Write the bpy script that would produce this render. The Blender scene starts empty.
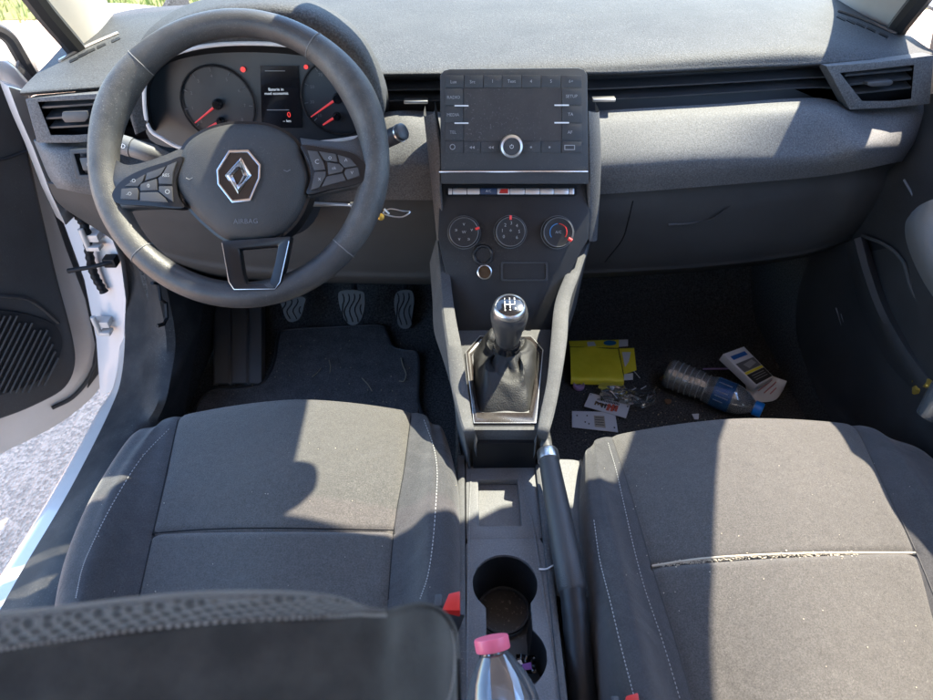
import bpy, bmesh, math, random
from mathutils import Vector, Matrix
from mathutils.bvhtree import BVHTree
random.seed(7)
V = Vector
R = math.radians
sc = bpy.context.scene
COL = sc.collection
# ------------------------------------------------------------------ camera
CAM = V((-.05, 0, 1.05)); PITCH = R(40); ROLL = R(-.6); FP = 705.0
cF = V((0, math.cos(PITCH), -math.sin(PITCH)))
r0 = V((1, 0, 0)); u0 = r0.cross(cF)
cR = r0*math.cos(ROLL)+u0*math.sin(ROLL); cU = cR.cross(cF)
cd = bpy.data.cameras.new('camera'); cam = bpy.data.objects.new('camera', cd); COL.objects.link(cam)
cam.matrix_world = Matrix.Translation(CAM) @ Matrix((cR, cU, -cF)).transposed().to_4x4()
cd.sensor_width = 36; cd.lens = FP/933*36; cd.clip_start = .01; cd.clip_end = 600
cd.dof.use_dof = True; cd.dof.focus_distance = 1.0; cd.dof.aperture_fstop = 9
sc.camera = cam

def ray(px, py): return cF + cR*((px-466.5)/FP) - cU*((py-350)/FP)
def U(px, py, x=None, y=None, z=None):
    r = ray(px, py)
    if x is not None: t = (x-CAM.x)/r.x
    elif y is not None: t = (y-CAM.y)/r.y
    else: t = (z-CAM.z)/r.z
    return CAM + r*t
class Plane:
    def __init__(s, O, n, up=V((0, 0, 1))):
        s.O = V(O); s.n = V(n).normalized(); s.u = up.cross(s.n).normalized(); s.v = s.n.cross(s.u).normalized()
    def P(s, px, py, off=0):
        r = ray(px, py); O = s.O+s.n*off
        return CAM + r*((O-CAM).dot(s.n)/r.dot(s.n))
def cr(P, t, closed=False):
    n = len(P)
    if closed:
        i = int(math.floor(t)); f = t-i; a, b, c, d = P[(i-1) % n], P[i % n], P[(i+1) % n], P[(i+2) % n]
    else:
        i = min(int(t), n-2); f = t-i
        b, c = P[i], P[i+1]
        a = P[i-1] if i > 0 else b*2-c
        d = P[i+2] if i+2 < n else c*2-b
    return b + (c-a)*(.5*f) + (a*2-b*5+c*4-d)*(.5*f*f) + (b*3-a-c*3+d)*(.5*f*f*f)
def sp(P, n, closed=False):
    P = [V(p) for p in P]
    if closed: return [cr(P, len(P)*i/n, True) for i in range(n)]
    return [cr(P, (len(P)-1)*i/(n-1)) for i in range(n)]
# ------------------------------------------------------------------ mesh builder
class M:
    def __init__(s): s.v = []; s.f = []
    def quad(s, *p):
        b = len(s.v); s.v += [V(q) for q in p]; s.f.append(tuple(range(b, b+len(p)))); return s
    def grid(s, rows, cu=False, cv=False):
        b = len(s.v); nu = len(rows[0]); nv = len(rows)
        for r in rows: s.v += [V(p) for p in r]
        for j in range(nv if cv else nv-1):
            for i in range(nu if cu else nu-1):
                a = j*nu+i; c = j*nu+(i+1) % nu; d = ((j+1) % nv)*nu+(i+1) % nu; e = ((j+1) % nv)*nu+i
                s.f.append((b+a, b+c, b+d, b+e))
        return s
    def surf(s, rows, nu, nv, fn=None, cu=False):
        R_ = [[V(p) for p in r] for r in rows]; k = len(R_[0]); m = len(R_)
        us = [(k if cu else k-1)*i/(nu if cu else nu-1) for i in range(nu)]
        cols = [[cr(r, u, cu) for u in us] for r in R_]
        g = []
        for j in range(nv):
            v = (m-1)*j/(nv-1)
            row = [cr([cols[q][i] for q in range(m)], v) for i in range(nu)]
            if fn: row = [p+fn(us[i], v) for i, p in enumerate(row)]
            g.append(row)
        return s.grid(g, cu)
    def tube(s, path, r, seg=8, closed=False, sy=1.0, up=V((0, 0, 1)), caps=True):
        path = [V(p) for p in path]; n = len(path); rings = []
        for i, p in enumerate(path):
            if closed: t = path[(i+1) % n]-path[i-1]
            else: t = path[min(i+1, n-1)]-path[max(i-1, 0)]
            t.normalize()
            a = up.cross(t)
            if a.length < 1e-3: a = V((1, 0, 0)).cross(t)
            a.normalize(); b = t.cross(a)
            rr = r[i] if isinstance(r, (list, tuple)) else r
            rings.append([p+a*(rr*math.cos(2*math.pi*k/seg))+b*(rr*sy*math.sin(2*math.pi*k/seg)) for k in range(seg)])
        b0 = len(s.v); s.grid(rings, cu=True, cv=closed)
        if caps and not closed:
            s.f.append(tuple(b0+k for k in range(seg))[::-1]); s.f.append(tuple(b0+(n-1)*seg+k for k in range(seg)))
        return s
    def lathe(s, prof, O, ax, seg=24, cap0=True, cap1=True):
        ax = V(ax).normalized(); a = V((1, 0, 0)) if abs(ax.x) < .8 else V((0, 1, 0))
        a = (a-ax*a.dot(ax)).normalized(); b = ax.cross(a)
        rings = [[V(O)+ax*h+(a*math.cos(2*math.pi*k/seg)+b*math.sin(2*math.pi*k/seg))*r for k in range(seg)] for r, h in prof]
        b0 = len(s.v); s.grid(rings, cu=True)
        if cap0: s.f.append(tuple(b0+k for k in range(seg))[::-1])
        if cap1: s.f.append(tuple(b0+(len(prof)-1)*seg+k for k in range(seg)))
        return s
    def box(s, c, sz, rot=None):
        b = len(s.v); c = V(c)
        for k in range(8):
            p = V(((k & 1)-.5, ((k >> 1) & 1)-.5, ((k >> 2) & 1)-.5)); p = V((p.x*sz[0], p.y*sz[1], p.z*sz[2]))
            if rot: p = rot @ p
            s.v.append(c+p)
        for f in ((0, 2, 3, 1), (4, 5, 7, 6), (0, 1, 5, 4), (2, 6, 7, 3), (0, 4, 6, 2), (1, 3, 7, 5)): s.f.append(tuple(b+i for i in f))
        return s
    def prism(s, front, dv, cap=True):
        b = len(s.v); n = len(front); s.v += [V(p) for p in front]+[V(p)+V(dv) for p in front]
        s.f.append(tuple(range(b, b+n)))
        if cap: s.f.append(tuple(range(b+n, b+2*n))[::-1])
        for i in range(n):
            j = (i+1) % n; s.f.append((b+i, b+n+i, b+n+j, b+j))
        return s
    def ring(s, outer, inner, dv):
        n = len(outer); dv = V(dv)
        return s.grid([[V(p)+dv for p in outer], outer, inner, [V(p)+dv for p in inner]], cu=True, cv=True)
    def text(s, t, O, u, v, size, italic=False):
        cu = bpy.data.curves.new('t', 'FONT'); cu.body = t; cu.size = size; cu.align_x = 'CENTER'; cu.align_y = 'CENTER'; cu.resolution_u = 2
        ob = bpy.data.objects.new('t', cu); COL.objects.link(ob)
        me = ob.to_mesh(); b = len(s.v)
        u = V(u).normalized(); v = V(v).normalized(); n = u.cross(v)
        for q in me.vertices: s.v.append(V(O)+u*q.co.x+v*q.co.y+n*.0004)
        for p in me.polygons: s.f.append(tuple(b+i for i in p.vertices))
        ob.to_mesh_clear(); bpy.data.objects.remove(ob); bpy.data.curves.remove(cu); return s
def tag(o, label=None, cat=None, group=None, kind=None):
    if label: o['label'] = label
    if cat: o['category'] = cat
    if group: o['group'] = group
    if kind: o['kind'] = kind
    return o
def thing(name, loc, label, cat, group=None):
    o = bpy.data.objects.new(name, None); COL.objects.link(o); o.location = V(loc); o.empty_display_size = .05
    return tag(o, label, cat, group)
def base(o):
    l = V((0, 0, 0))
    while o: l += o.location; o = o.parent
    return l
def build(name, m, mat, parent=None, bevel=0, bseg=2, ang=40, solid=0, flat=False, weld=True):
    me = bpy.data.meshes.new(name); me.from_pydata([tuple(p) for p in m.v], [], m.f)
    bm = bmesh.new(); bm.from_mesh(me)
    if weld: bmesh.ops.remove_doubles(bm, verts=bm.verts, dist=1e-5)
    if solid:
        bmesh.ops.recalc_face_normals(bm, faces=bm.faces)
        bmesh.ops.solidify(bm, geom=bm.faces[:], thickness=solid)
    if bevel:
        ed = [e for e in bm.edges if len(e.link_faces) == 2 and e.calc_face_angle(0) > .5]
        bmesh.ops.bevel(bm, geom=ed, offset=bevel, segments=bseg, affect='EDGES', profile=.6, clamp_overlap=True)
    bmesh.ops.recalc_face_normals(bm, faces=bm.faces)
    bm.to_mesh(me); bm.free()
    if not flat:
        me.shade_smooth(); me.set_sharp_from_angle(angle=R(ang))
    o = bpy.data.objects.new(name, me); COL.objects.link(o)
    # origin at the middle of the shape
    if me.vertices:
        c = sum((q.co for q in me.vertices), V((0, 0, 0)))/len(me.vertices)
        me.transform(Matrix.Translation(-c)); o.location = c
        if parent: o.parent = parent; o.location = c-base(parent)
    me.materials.append(mat); return o
# ------------------------------------------------------------------ materials
def mat(name, col, rough=.6, metal=0, grain=0, gs=600, col2=None, cs=8, spec=.5, dust=0, coat=0, sheen=0, em=None, es=0, trans=0, vor=False, dusts=60, dcol=(.35, .33, .3), spk=0, spks=520, wr=0):
    m = bpy.data.materials.new(name); m.use_nodes = True; nt = m.node_tree; N = nt.nodes; L = nt.links
    b = N['Principled BSDF']; b.inputs['Base Color'].default_value = (*col, 1); b.inputs['Roughness'].default_value = rough
    b.inputs['Metallic'].default_value = metal; b.inputs['Specular IOR Level'].default_value = spec
    b.inputs['Coat Weight'].default_value = coat; b.inputs['Coat Roughness'].default_value = .05
    b.inputs['Sheen Weight'].default_value = sheen; b.inputs['Sheen Roughness'].default_value = .5
    if em: b.inputs['Emission Color'].default_value = (*em, 1); b.inputs['Emission Strength'].default_value = es
    geo = N.new('ShaderNodeNewGeometry'); pos = geo.outputs['Position']
    out = None
    if col2 or dust:
        mx = N.new('ShaderNodeMix'); mx.data_type = 'RGBA'; mx.inputs[6].default_value = (*col, 1); mx.inputs[7].default_value = (*(col2 or col), 1)
        n1 = N.new('ShaderNodeTexNoise'); n1.inputs['Scale'].default_value = cs; n1.inputs['Detail'].default_value = 6; n1.inputs['Roughness'].default_value = .65
        L.new(pos, n1.inputs['Vector'])
        mr = N.new('ShaderNodeMapRange'); mr.inputs[1].default_value = .38; mr.inputs[2].default_value = .66
        L.new(n1.outputs[0], mr.inputs[0]); L.new(mr.outputs[0], mx.inputs[0]); out = mx.outputs[2]
    if dust:
        n2 = N.new('ShaderNodeTexNoise'); n2.inputs['Scale'].default_value = dusts*9; n2.inputs['Detail'].default_value = 3; L.new(pos, n2.inputs['Vector'])
        r2 = N.new('ShaderNodeMapRange'); r2.inputs[1].default_value = .60; r2.inputs[2].default_value = .74; L.new(n2.outputs[0], r2.inputs[0])
        n3 = N.new('ShaderNodeTexNoise'); n3.inputs['Scale'].default_value = 9; n3.inputs['Detail'].default_value = 5; L.new(pos, n3.inputs['Vector'])
        r3 = N.new('ShaderNodeMapRange'); r3.inputs[1].default_value = .40; r3.inputs[2].default_value = .70; L.new(n3.outputs[0], r3.inputs[0])
        m1 = N.new('ShaderNodeMath'); m1.operation = 'MULTIPLY'; L.new(r2.outputs[0], m1.inputs[0]); L.new(r3.outputs[0], m1.inputs[1])
        m2 = N.new('ShaderNodeMath'); m2.operation = 'MULTIPLY'; m2.inputs[1].default_value = dust; L.new(m1.outputs[0], m2.inputs[0])
        mx2 = N.new('ShaderNodeMix'); mx2.data_type = 'RGBA'; mx2.inputs[7].default_value = (*dcol, 1)
        L.new(out, mx2.inputs[6]); L.new(m2.outputs[0], mx2.inputs[0]); out = mx2.outputs[2]
    if spk:
        if not out:
            cc = N.new('ShaderNodeRGB'); cc.outputs[0].default_value = (*col, 1); out = cc.outputs[0]
        n4 = N.new('ShaderNodeTexNoise'); n4.inputs['Scale'].default_value = spks; n4.inputs['Detail'].default_value = 1.5; L.new(pos, n4.inputs['Vector'])
        r4 = N.new('ShaderNodeMapRange'); r4.inputs[1].default_value = .3; r4.inputs[2].default_value = .7; r4.inputs[3].default_value = 1-spk; r4.inputs[4].default_value = 1+spk; L.new(n4.outputs[0], r4.inputs[0])
        m4 = N.new('ShaderNodeVectorMath'); m4.operation = 'SCALE'; L.new(out, m4.inputs[0]); L.new(r4.outputs[0], m4.inputs['Scale']); out = m4.outputs[0]
    if out: L.new(out, b.inputs['Base Color'])
    if grain:
        t = N.new('ShaderNodeTexVoronoi' if vor else 'ShaderNodeTexNoise'); t.inputs['Scale'].default_value = gs
        if not vor: t.inputs['Detail'].default_value = 2
        L.new(pos, t.inputs['Vector'])
        bp = N.new('ShaderNodeBump'); bp.inputs['Strength'].default_value = grain; bp.inputs['Distance'].default_value = .0006
        L.new(t.outputs[0], bp.inputs['Height']); L.new(bp.outputs[0], b.inputs['Normal'])
        if wr:
            t2 = N.new('ShaderNodeTexNoise'); t2.inputs['Scale'].default_value = 9; t2.inputs['Detail'].default_value = 2.5; t2.inputs['Distortion'].default_value = 1.5; L.new(pos, t2.inputs['Vector'])
            b2 = N.new('ShaderNodeBump'); b2.inputs['Strength'].default_value = wr; b2.inputs['Distance'].default_value = .01; L.new(t2.outputs[0], b2.inputs['Height']); L.new(b2.outputs[0], bp.inputs['Normal'])
    return m
MT = {}
MT['dash'] = mat('soft_dash', (.041, .043, .046), .7, spk=.42, spks=420, grain=.55, gs=500, col2=(.053, .055, .058), cs=14, spec=.4, dust=.55, vor=True)
MT['fascia'] = mat('fascia', (.084, .086, .089), .62, spk=.35, spks=480, grain=.4, gs=1100, col2=(.094, .096, .099), cs=10, spec=.4, dust=.35, vor=True)
MT['lowdash'] = mat('lower_dash', (.038, .039, .040), .6, grain=.4, gs=1000, spec=.3, col2=(.046, .047, .048), cs=10)
MT['dark'] = mat('dark_plastic', (.032, .035, .040), .5, grain=.3, gs=900, spec=.4, col2=(.040, .043, .048), cs=20, dust=.2)
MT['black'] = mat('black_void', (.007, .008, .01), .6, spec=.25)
MT['channel'] = mat('vent_channel_plastic', (.045, .047, .050), .5, grain=.2)
MT['podgloss'] = mat('pod_gloss', (.010, .010, .011), .32, spec=.4)
MT['stack'] = mat('stack_plastic', (.014, .015, .017), .42, grain=.25, gs=900, spec=.35, col2=(.02, .021, .023), cs=20, dust=.15)
MT['silver'] = mat('silver_paint', (.62, .62, .62), .3, spec=.7)
MT['framegloss'] = mat('frame_gloss', (.018, .014, .013), .24, coat=.3, spec=.5, col2=(.03, .024, .022), cs=60, dust=.9, dusts=120, dcol=(.2, .17, .15))
MT['gloss'] = mat('gloss_black', (.008, .008, .01), .12, coat=.6, spec=.6)
MT['screen'] = mat('dusty_screen', (.030, .029, .031), .38, spec=.5, col2=(.042, .040, .040), cs=30, dust=.8, dusts=45, dcol=(.2, .2, .2))
MT['radio'] = mat('radio_plastic', (.030, .033, .037), .45, grain=.15, gs=1200, col2=(.038, .041, .045), cs=25, dust=.3)
MT['cluster'] = mat('cluster_face', (.022, .027, .033), .4, spec=.5, col2=(.028, .034, .041), cs=12)
MT['chrome'] = mat('chrome', (.75, .76, .78), .13, metal=1)
MT['satin'] = mat('satin_metal', (.62, .62, .62), .32, metal=1)
MT['leather'] = mat('wheel_leather', (.032, .033, .035), .44, grain=.35, gs=700, vor=True, col2=(.052, .052, .053), cs=22, dust=.25, spec=.5)
MT['leatherdirty'] = mat('worn_leather', (.046, .046, .046), .5, grain=.5, gs=800, vor=True, col2=(.088, .085, .078), cs=30, dust=.5, spec=.5)
MT['airbag'] = mat('airbag_cover', (.046, .046, .046), .5, grain=.5, gs=1100, vor=True, col2=(.054, .054, .054), cs=16, dust=.2, spec=.25)
MT['button'] = mat('button_rubber', (.05, .05, .052), .5, grain=.2)
MT['white'] = mat('white_print', (.75, .75, .75), .6)
MT['greyprint'] = mat('grey_print', (.32, .33, .34), .6)
MT['dimprint'] = mat('dim_print', (.12, .125, .135), .6)
MT['red'] = mat('red_needle', (.42, .03, .03), .4, em=(1, .05, .04), es=.05)
MT['redlamp'] = mat('red_lamp', (.45, .03, .03), .4, em=(1, .06, .05), es=.12)
MT['lcd'] = mat('lit_text', (.3, .35, .4), .5, em=(.8, .9, 1), es=.10)
MT['darkblue'] = mat('dark_blue_key', (.03, .06, .13), .35)
MT['blueline'] = mat('blue_line', (.05, .2, .45), .5)
MT['redplastic'] = mat('red_buckle_plastic', (.55, .02, .015), .35, grain=.1)
MT['fabric'] = mat('seat_fabric', (.072, .069, .065), .95, wr=.35, spk=.24, spks=560, grain=1.0, gs=1500, col2=(.082, .079, .074), cs=120, sheen=.25, spec=.15, dust=.5, dusts=90)
MT['fabricside'] = mat('bolster_fabric', (.045, .045, .047), .95, wr=.5, spk=.2, spks=600, grain=.8, gs=1300, col2=(.054, .054, .056), cs=60, sheen=.25, spec=.15, dust=.25, dusts=90)
MT['backcloth'] = mat('seat_rear_cloth', (.030, .031, .031), .9, grain=.5, gs=900, col2=(.056, .056, .054), cs=30, sheen=.15, spec=.2)
MT['rimthread'] = mat('rim_thread', (.16, .16, .16), .8)
MT['thread'] = mat('thread', (.36, .36, .35), .8)
MT['crumb'] = mat('crumb_dust', (.42, .38, .30), .95, grain=.5)
MT['piping'] = mat('piping', (.055, .054, .053), .9, grain=.5)
MT['carpet'] = mat('carpet', (.050, .051, .052), 1, spk=.6, spks=300, grain=1, gs=700, spec=.1, col2=(.072, .073, .074), cs=160, dust=.9, dusts=28, dcol=(.16, .14, .12))
MT['matcarpet'] = mat('mat_carpet', (.085, .085, .088), 1, spk=.4, spks=400, grain=1, gs=900, spec=.1, col2=(.115, .115, .118), cs=40, dust=.6, dusts=45, dcol=(.13, .12, .11))
MT['rubber'] = mat('rubber', (.025, .025, .027), .65, grain=.2)
MT['pedal'] = mat('pedal_rubber', (.10, .098, .095), .7, grain=.3)
MT['console'] = mat('console_plastic', (.058, .059, .061), .68, spk=.18, spks=500, grain=.5, gs=1000, vor=True, col2=(.072, .073, .075), cs=30, dust=.6, spec=.5)
MT['trim'] = mat('sill_trim', (.019, .019, .020), .6, grain=.4, gs=500, col2=(.040, .038, .037), cs=18, spec=.3, dust=.8, dcol=(.2, .19, .18))
MT['paint'] = mat('white_paint', (.52, .49, .46), .25, coat=.5, spec=.5, col2=(.48, .45, .42), cs=9)
MT['bodypaint'] = mat('body_white_paint', (.55, .55, .56), .3, coat=.5, spec=.5)
MT['deck'] = mat('console_deck', (.105, .107, .111), .6, spk=.16, spks=500, grain=.4, gs=900, vor=True, col2=(.120, .122, .126), cs=30, dust=.6, spec=.5)
MT['pillar'] = mat('pillar_trim', (.48, .46, .43), .8, grain=.5, gs=900, col2=(.52, .50, .47), cs=10)
MT['headliner'] = mat('headliner', (.60, .60, .60), .9)
MT['seal'] = mat('door_seal', (.02, .02, .021), .6)
MT['boot'] = mat('gaiter_leather', (.021, .021, .021), .62, grain=.6, gs=500, vor=True, spec=.35, wr=.5)
MT['knob'] = mat('knob_leather', (.050, .050, .051), .33, grain=.15, spec=.6, coat=.25)
MT['doorpanel'] = mat('door_panel', (.013, .013, .014), .6, grain=.4, gs=900, vor=True, col2=(.020, .021, .023), cs=10, dust=.15)
MT['armrest'] = mat('armrest', (.12, .125, .13), .5, grain=.3, gs=900, vor=True)
MT['pink'] = mat('pink_cap_plastic', (.85, .16, .25), .35)
MT['bluecap'] = mat('blue_cap_plastic', (.01, .22, .75), .3)
MT['yellow'] = mat('yellow_card', (.82, .72, .05), .55, col2=(.72, .63, .03), cs=20)
MT['card'] = mat('white_card', (.66, .68, .72), .5)
MT['bluecard'] = mat('blue_card', (.02, .12, .40), .5)
MT['purple'] = mat('purple_plastic', (.34, .24, .46), .4)
MT['gold'] = mat('gold_foil', (.45, .30, .06), .3, metal=.6)
MT['brown'] = mat('brown_leaf', (.16, .09, .045), .9)
MT['straw'] = mat('dry_straw', (.32, .27, .18), .9)
MT['redprint'] = mat('red_print', (.55, .10, .06), .6)
MT['blackprint'] = mat('black_print', (.02, .02, .02), .6)
MT['beige'] = mat('beige_print', (.40, .36, .30), .6)
def glassy(name, col=(1, 1, 1), rough=.03, tr=.75, ior=1.45, milk=0, mc=(.8, .85, .9)):
    m = bpy.data.materials.new(name); m.use_nodes = True; nt = m.node_tree; N = nt.nodes; L = nt.links
    for n in list(N): N.remove(n)
    o = N.new('ShaderNodeOutputMaterial'); t = N.new('ShaderNodeBsdfTransparent'); t.inputs[0].default_value = (*col, 1)
    g = N.new('ShaderNodeBsdfGlossy'); g.inputs['Roughness'].default_value = rough; fr = N.new('ShaderNodeFresnel'); fr.inputs[0].default_value = ior
    nz = N.new('ShaderNodeTexNoise'); nz.inputs['Scale'].default_value = 35
    bp = N.new('ShaderNodeBump'); bp.inputs['Strength'].default_value = tr; bp.inputs['Distance'].default_value = .004
    geo = N.new('ShaderNodeNewGeometry'); L.new(geo.outputs['Position'], nz.inputs['Vector']); L.new(nz.outputs[0], bp.inputs['Height'])
    if tr > 0: L.new(bp.outputs[0], g.inputs['Normal']); L.new(bp.outputs[0], fr.inputs['Normal'])
    mx = N.new('ShaderNodeMixShader'); L.new(fr.outputs[0], mx.inputs[0]); L.new(t.outputs[0], mx.inputs[1]); L.new(g.outputs[0], mx.inputs[2])
    if milk:
        df = N.new('ShaderNodeBsdfDiffuse'); df.inputs[0].default_value = (*mc, 1); m3 = N.new('ShaderNodeMixShader'); m3.inputs[0].default_value = milk
        L.new(mx.outputs[0], m3.inputs[1]); L.new(df.outputs[0], m3.inputs[2]); mx = m3
    L.new(mx.outputs[0], o.inputs[0])
    return m
MT['wind'] = glassy('windscreen_glass', (.9, .96, .93), 0, 0)
MT['pet'] = glassy('clear_bottle_plastic', (.86, .90, .93), .05, .12, 2.1, milk=.06)
MT['rib'] = glassy('bottle_rib', (.86, .90, .93), .15, 0, 2.0, milk=.38)
MT['petfloor'] = glassy('floor_bottle_plastic', (.88, .92, .95), .08, .12, 2.3, milk=.13)
MT['petblue'] = glassy('bottle_label_film', (.18, .42, .85), .2, .2, 1.6, milk=.34, mc=(.08, .26, .60))
MT['film'] = glassy('crumpled_film', (.62, .60, .52), .12, 1.0, 1.8, milk=.08)
# knit mesh material of the seat top
def knit():
    m = bpy.data.materials.new('knit_mesh'); m.use_nodes = True; nt = m.node_tree; N = nt.nodes; L = nt.links; b = N['Principled BSDF']
    b.inputs['Roughness'].default_value = .75; b.inputs['Sheen Weight'].default_value = .3
    geo = N.new('ShaderNodeNewGeometry'); mp = N.new('ShaderNodeMapping'); mp.inputs['Scale'].default_value = (1, 1.15, 1); L.new(geo.outputs['Position'], mp.inputs[0])
    sx = N.new('ShaderNodeSeparateXYZ'); L.new(mp.outputs[0], sx.inputs[0]); sb_ = N.new('ShaderNodeMath'); sb_.operation = 'SUBTRACT'; L.new(sx.outputs[2], sb_.inputs[0]); L.new(sx.outputs[1], sb_.inputs[1]); sk = N.new('ShaderNodeMath'); sk.operation = 'MULTIPLY_ADD'; sk.inputs[1].default_value = 1.65; L.new(sb_.outputs[0], sk.inputs[0]); L.new(sx.outputs[0], sk.inputs[2]); sv = N.new('ShaderNodeMath'); sv.operation = 'MULTIPLY'; sv.inputs[1].default_value = 3.3; L.new(sb_.outputs[0], sv.inputs[0]); cb_ = N.new('ShaderNodeCombineXYZ'); L.new(sk.outputs[0], cb_.inputs[0]); L.new(sv.outputs[0], cb_.inputs[1])
    v = N.new('ShaderNodeTexVoronoi'); v.inputs['Scale'].default_value = 215; v.inputs['Randomness'].default_value = .06; v.voronoi_dimensions = '2D'; L.new(cb_.outputs[0], v.inputs['Vector'])
    rm = N.new('ShaderNodeMapRange'); rm.inputs[1].default_value = .22; rm.inputs[2].default_value = .48; L.new(v.outputs[0], rm.inputs[0])
    mx = N.new('ShaderNodeMix'); mx.data_type = 'RGBA'; mx.inputs[6].default_value = (.035, .037, .04, 1); mx.inputs[7].default_value = (.12, .122, .122, 1); L.new(rm.outputs[0], mx.inputs[0]); L.new(mx.outputs[2], b.inputs['Base Color'])
    bp = N.new('ShaderNodeBump'); bp.inputs['Distance'].default_value = .002; bp.inputs['Strength'].default_value = .8; L.new(rm.outputs[0], bp.inputs['Height']); L.new(bp.outputs[0], b.inputs['Normal'])
    return m
MT['knit'] = knit()
def ground_mat():
    m = bpy.data.materials.new('gravel_asphalt'); m.use_nodes = True; nt = m.node_tree; N = nt.nodes; L = nt.links; b = N['Principled BSDF']; b.inputs['Roughness'].default_value = .9
    geo = N.new('ShaderNodeNewGeometry'); v = N.new('ShaderNodeTexVoronoi'); v.inputs['Scale'].default_value = 130; L.new(geo.outputs['Position'], v.inputs['Vector'])
    rp = N.new('ShaderNodeValToRGB'); e = rp.color_ramp; e.elements[0].color = (.48, .33, .235, 1); e.elements[1].color = (.84, .57, .40, 1); e.elements[0].position = .1; e.elements[1].position = .8
    x = N.new('ShaderNodeSeparateColor'); L.new(v.outputs['Color'], x.inputs[0]); L.new(x.outputs[0], rp.inputs[0])
    n = N.new('ShaderNodeTexNoise'); n.inputs['Scale'].default_value = 3; L.new(geo.outputs['Position'], n.inputs['Vector'])
    mx = N.new('ShaderNodeMix'); mx.data_type = 'RGBA'; mx.blend_type = 'MULTIPLY'; mx.inputs[0].default_value = .2; L.new(rp.outputs[0], mx.inputs[6]); L.new(n.outputs[0], mx.inputs[7]); L.new(mx.outputs[2], b.inputs['Base Color'])
    bp = N.new('ShaderNodeBump'); bp.inputs['Distance'].default_value = .006; bp.inputs['Strength'].default_value = .8; L.new(v.outputs[0], bp.inputs['Height']); L.new(bp.outputs[0], b.inputs['Normal'])
    return m
MT['ground'] = ground_mat()
MT['soil'] = mat('dry_grass_soil', (.16, .17, .05), .95, col2=(.22, .20, .08), cs=5)
MT['blade'] = mat('grass_blade', (.12, .20, .03), .8, col2=(.30, .29, .10), cs=3)
# ------------------------------------------------------------------ world and sun
SUN = V((.48, .46, 1)).normalized()
el = math.asin(SUN.z); az = math.atan2(SUN.x, SUN.y)
w = bpy.data.worlds.new('World'); sc.world = w; w.use_nodes = True; nt = w.node_tree
sky = nt.nodes.new('ShaderNodeTexSky'); sky.sky_type = 'NISHITA'; sky.sun_disc = False; sky.sun_elevation = el; sky.sun_rotation = az; sky.ozone_density = 4; sky.dust_density = .3
bg = nt.nodes['Background']; bg.inputs[1].default_value = .15; nt.links.new(sky.outputs[0], bg.inputs[0])
sl = bpy.data.lights.new('sun', 'SUN'); sl.energy = 3.1; sl.angle = R(.53); sl.color = (1, .89, .74); so = bpy.data.objects.new('sun', sl); COL.objects.link(so)
so.rotation_euler = (-SUN).to_track_quat('-Z', 'Y').to_euler(); so.location = SUN*5
sc.view_settings.view_transform = 'Standard'; sc.view_settings.look = 'None'; sc.view_settings.exposure = 2.75; sc.view_settings.gamma = 1
sc.cycles.max_bounces = 10; sc.cycles.diffuse_bounces = 7; sc.cycles.transparent_max_bounces = 16; sc.cycles.caustics_reflective = False; sc.cycles.caustics_refractive = False
sc.cycles.use_denoising = True; sc.cycles.sample_clamp_indirect = 6

# ------------------------------------------------------------------ ground
m = M(); m.quad((-150, -150, -.33), (150, -150, -.33), (150, 150, -.33), (-150, 150, -.33)); tag(build('ground', m, MT['ground']), 'pinkish sunlit gravel asphalt outside the open driver door', 'ground', kind='structure')
m = M(); m.quad((-60, 5.0, -.325), (60, 5.6, -.325), (60, 60, -.325), (-60, 60, -.325)); tag(build('grass_verge', m, MT['soil']), 'dry green and yellow verge seen past the windscreen', 'verge', kind='structure')
m = M()
for i in range(9000):
    x = random.uniform(-5, 2.5); y = random.uniform(5.1, 9); a = random.uniform(0, 6.28); h = random.uniform(.05, .16); d = V((math.cos(a), math.sin(a), 0))*.007
    p = V((x, y, -.325)); m.quad(p-d, p+d, p+V((random.uniform(-.05, .05), random.uniform(-.05, .05), h)))
tag(build('grass', m, MT['blade'], weld=False, flat=True), 'short sunlit grass blades beyond the windscreen', 'grass', kind='stuff')

# ------------------------------------------------------------------ cabin floor
m = M()
rows = []
for y, z in ((-.9, 0), (.2, 0), (1.1, 0), (1.33, .0), (1.45, .09), (1.6, .32), (1.62, .62)): rows.append([V((x, y, z)) for x in (-.66, -.3, 0, .3, .66)])
m.surf(rows, 20, 40)
tag(build('floor', m, MT['carpet']), 'black carpeted cabin floor with crumbs and dust', 'floor', kind='structure')

# ------------------------------------------------------------------ car body
body = thing('car_body', (0, .5, -.2), 'white car body shell with door sill, screen pillars and roof round the cabin', 'car body')
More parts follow.
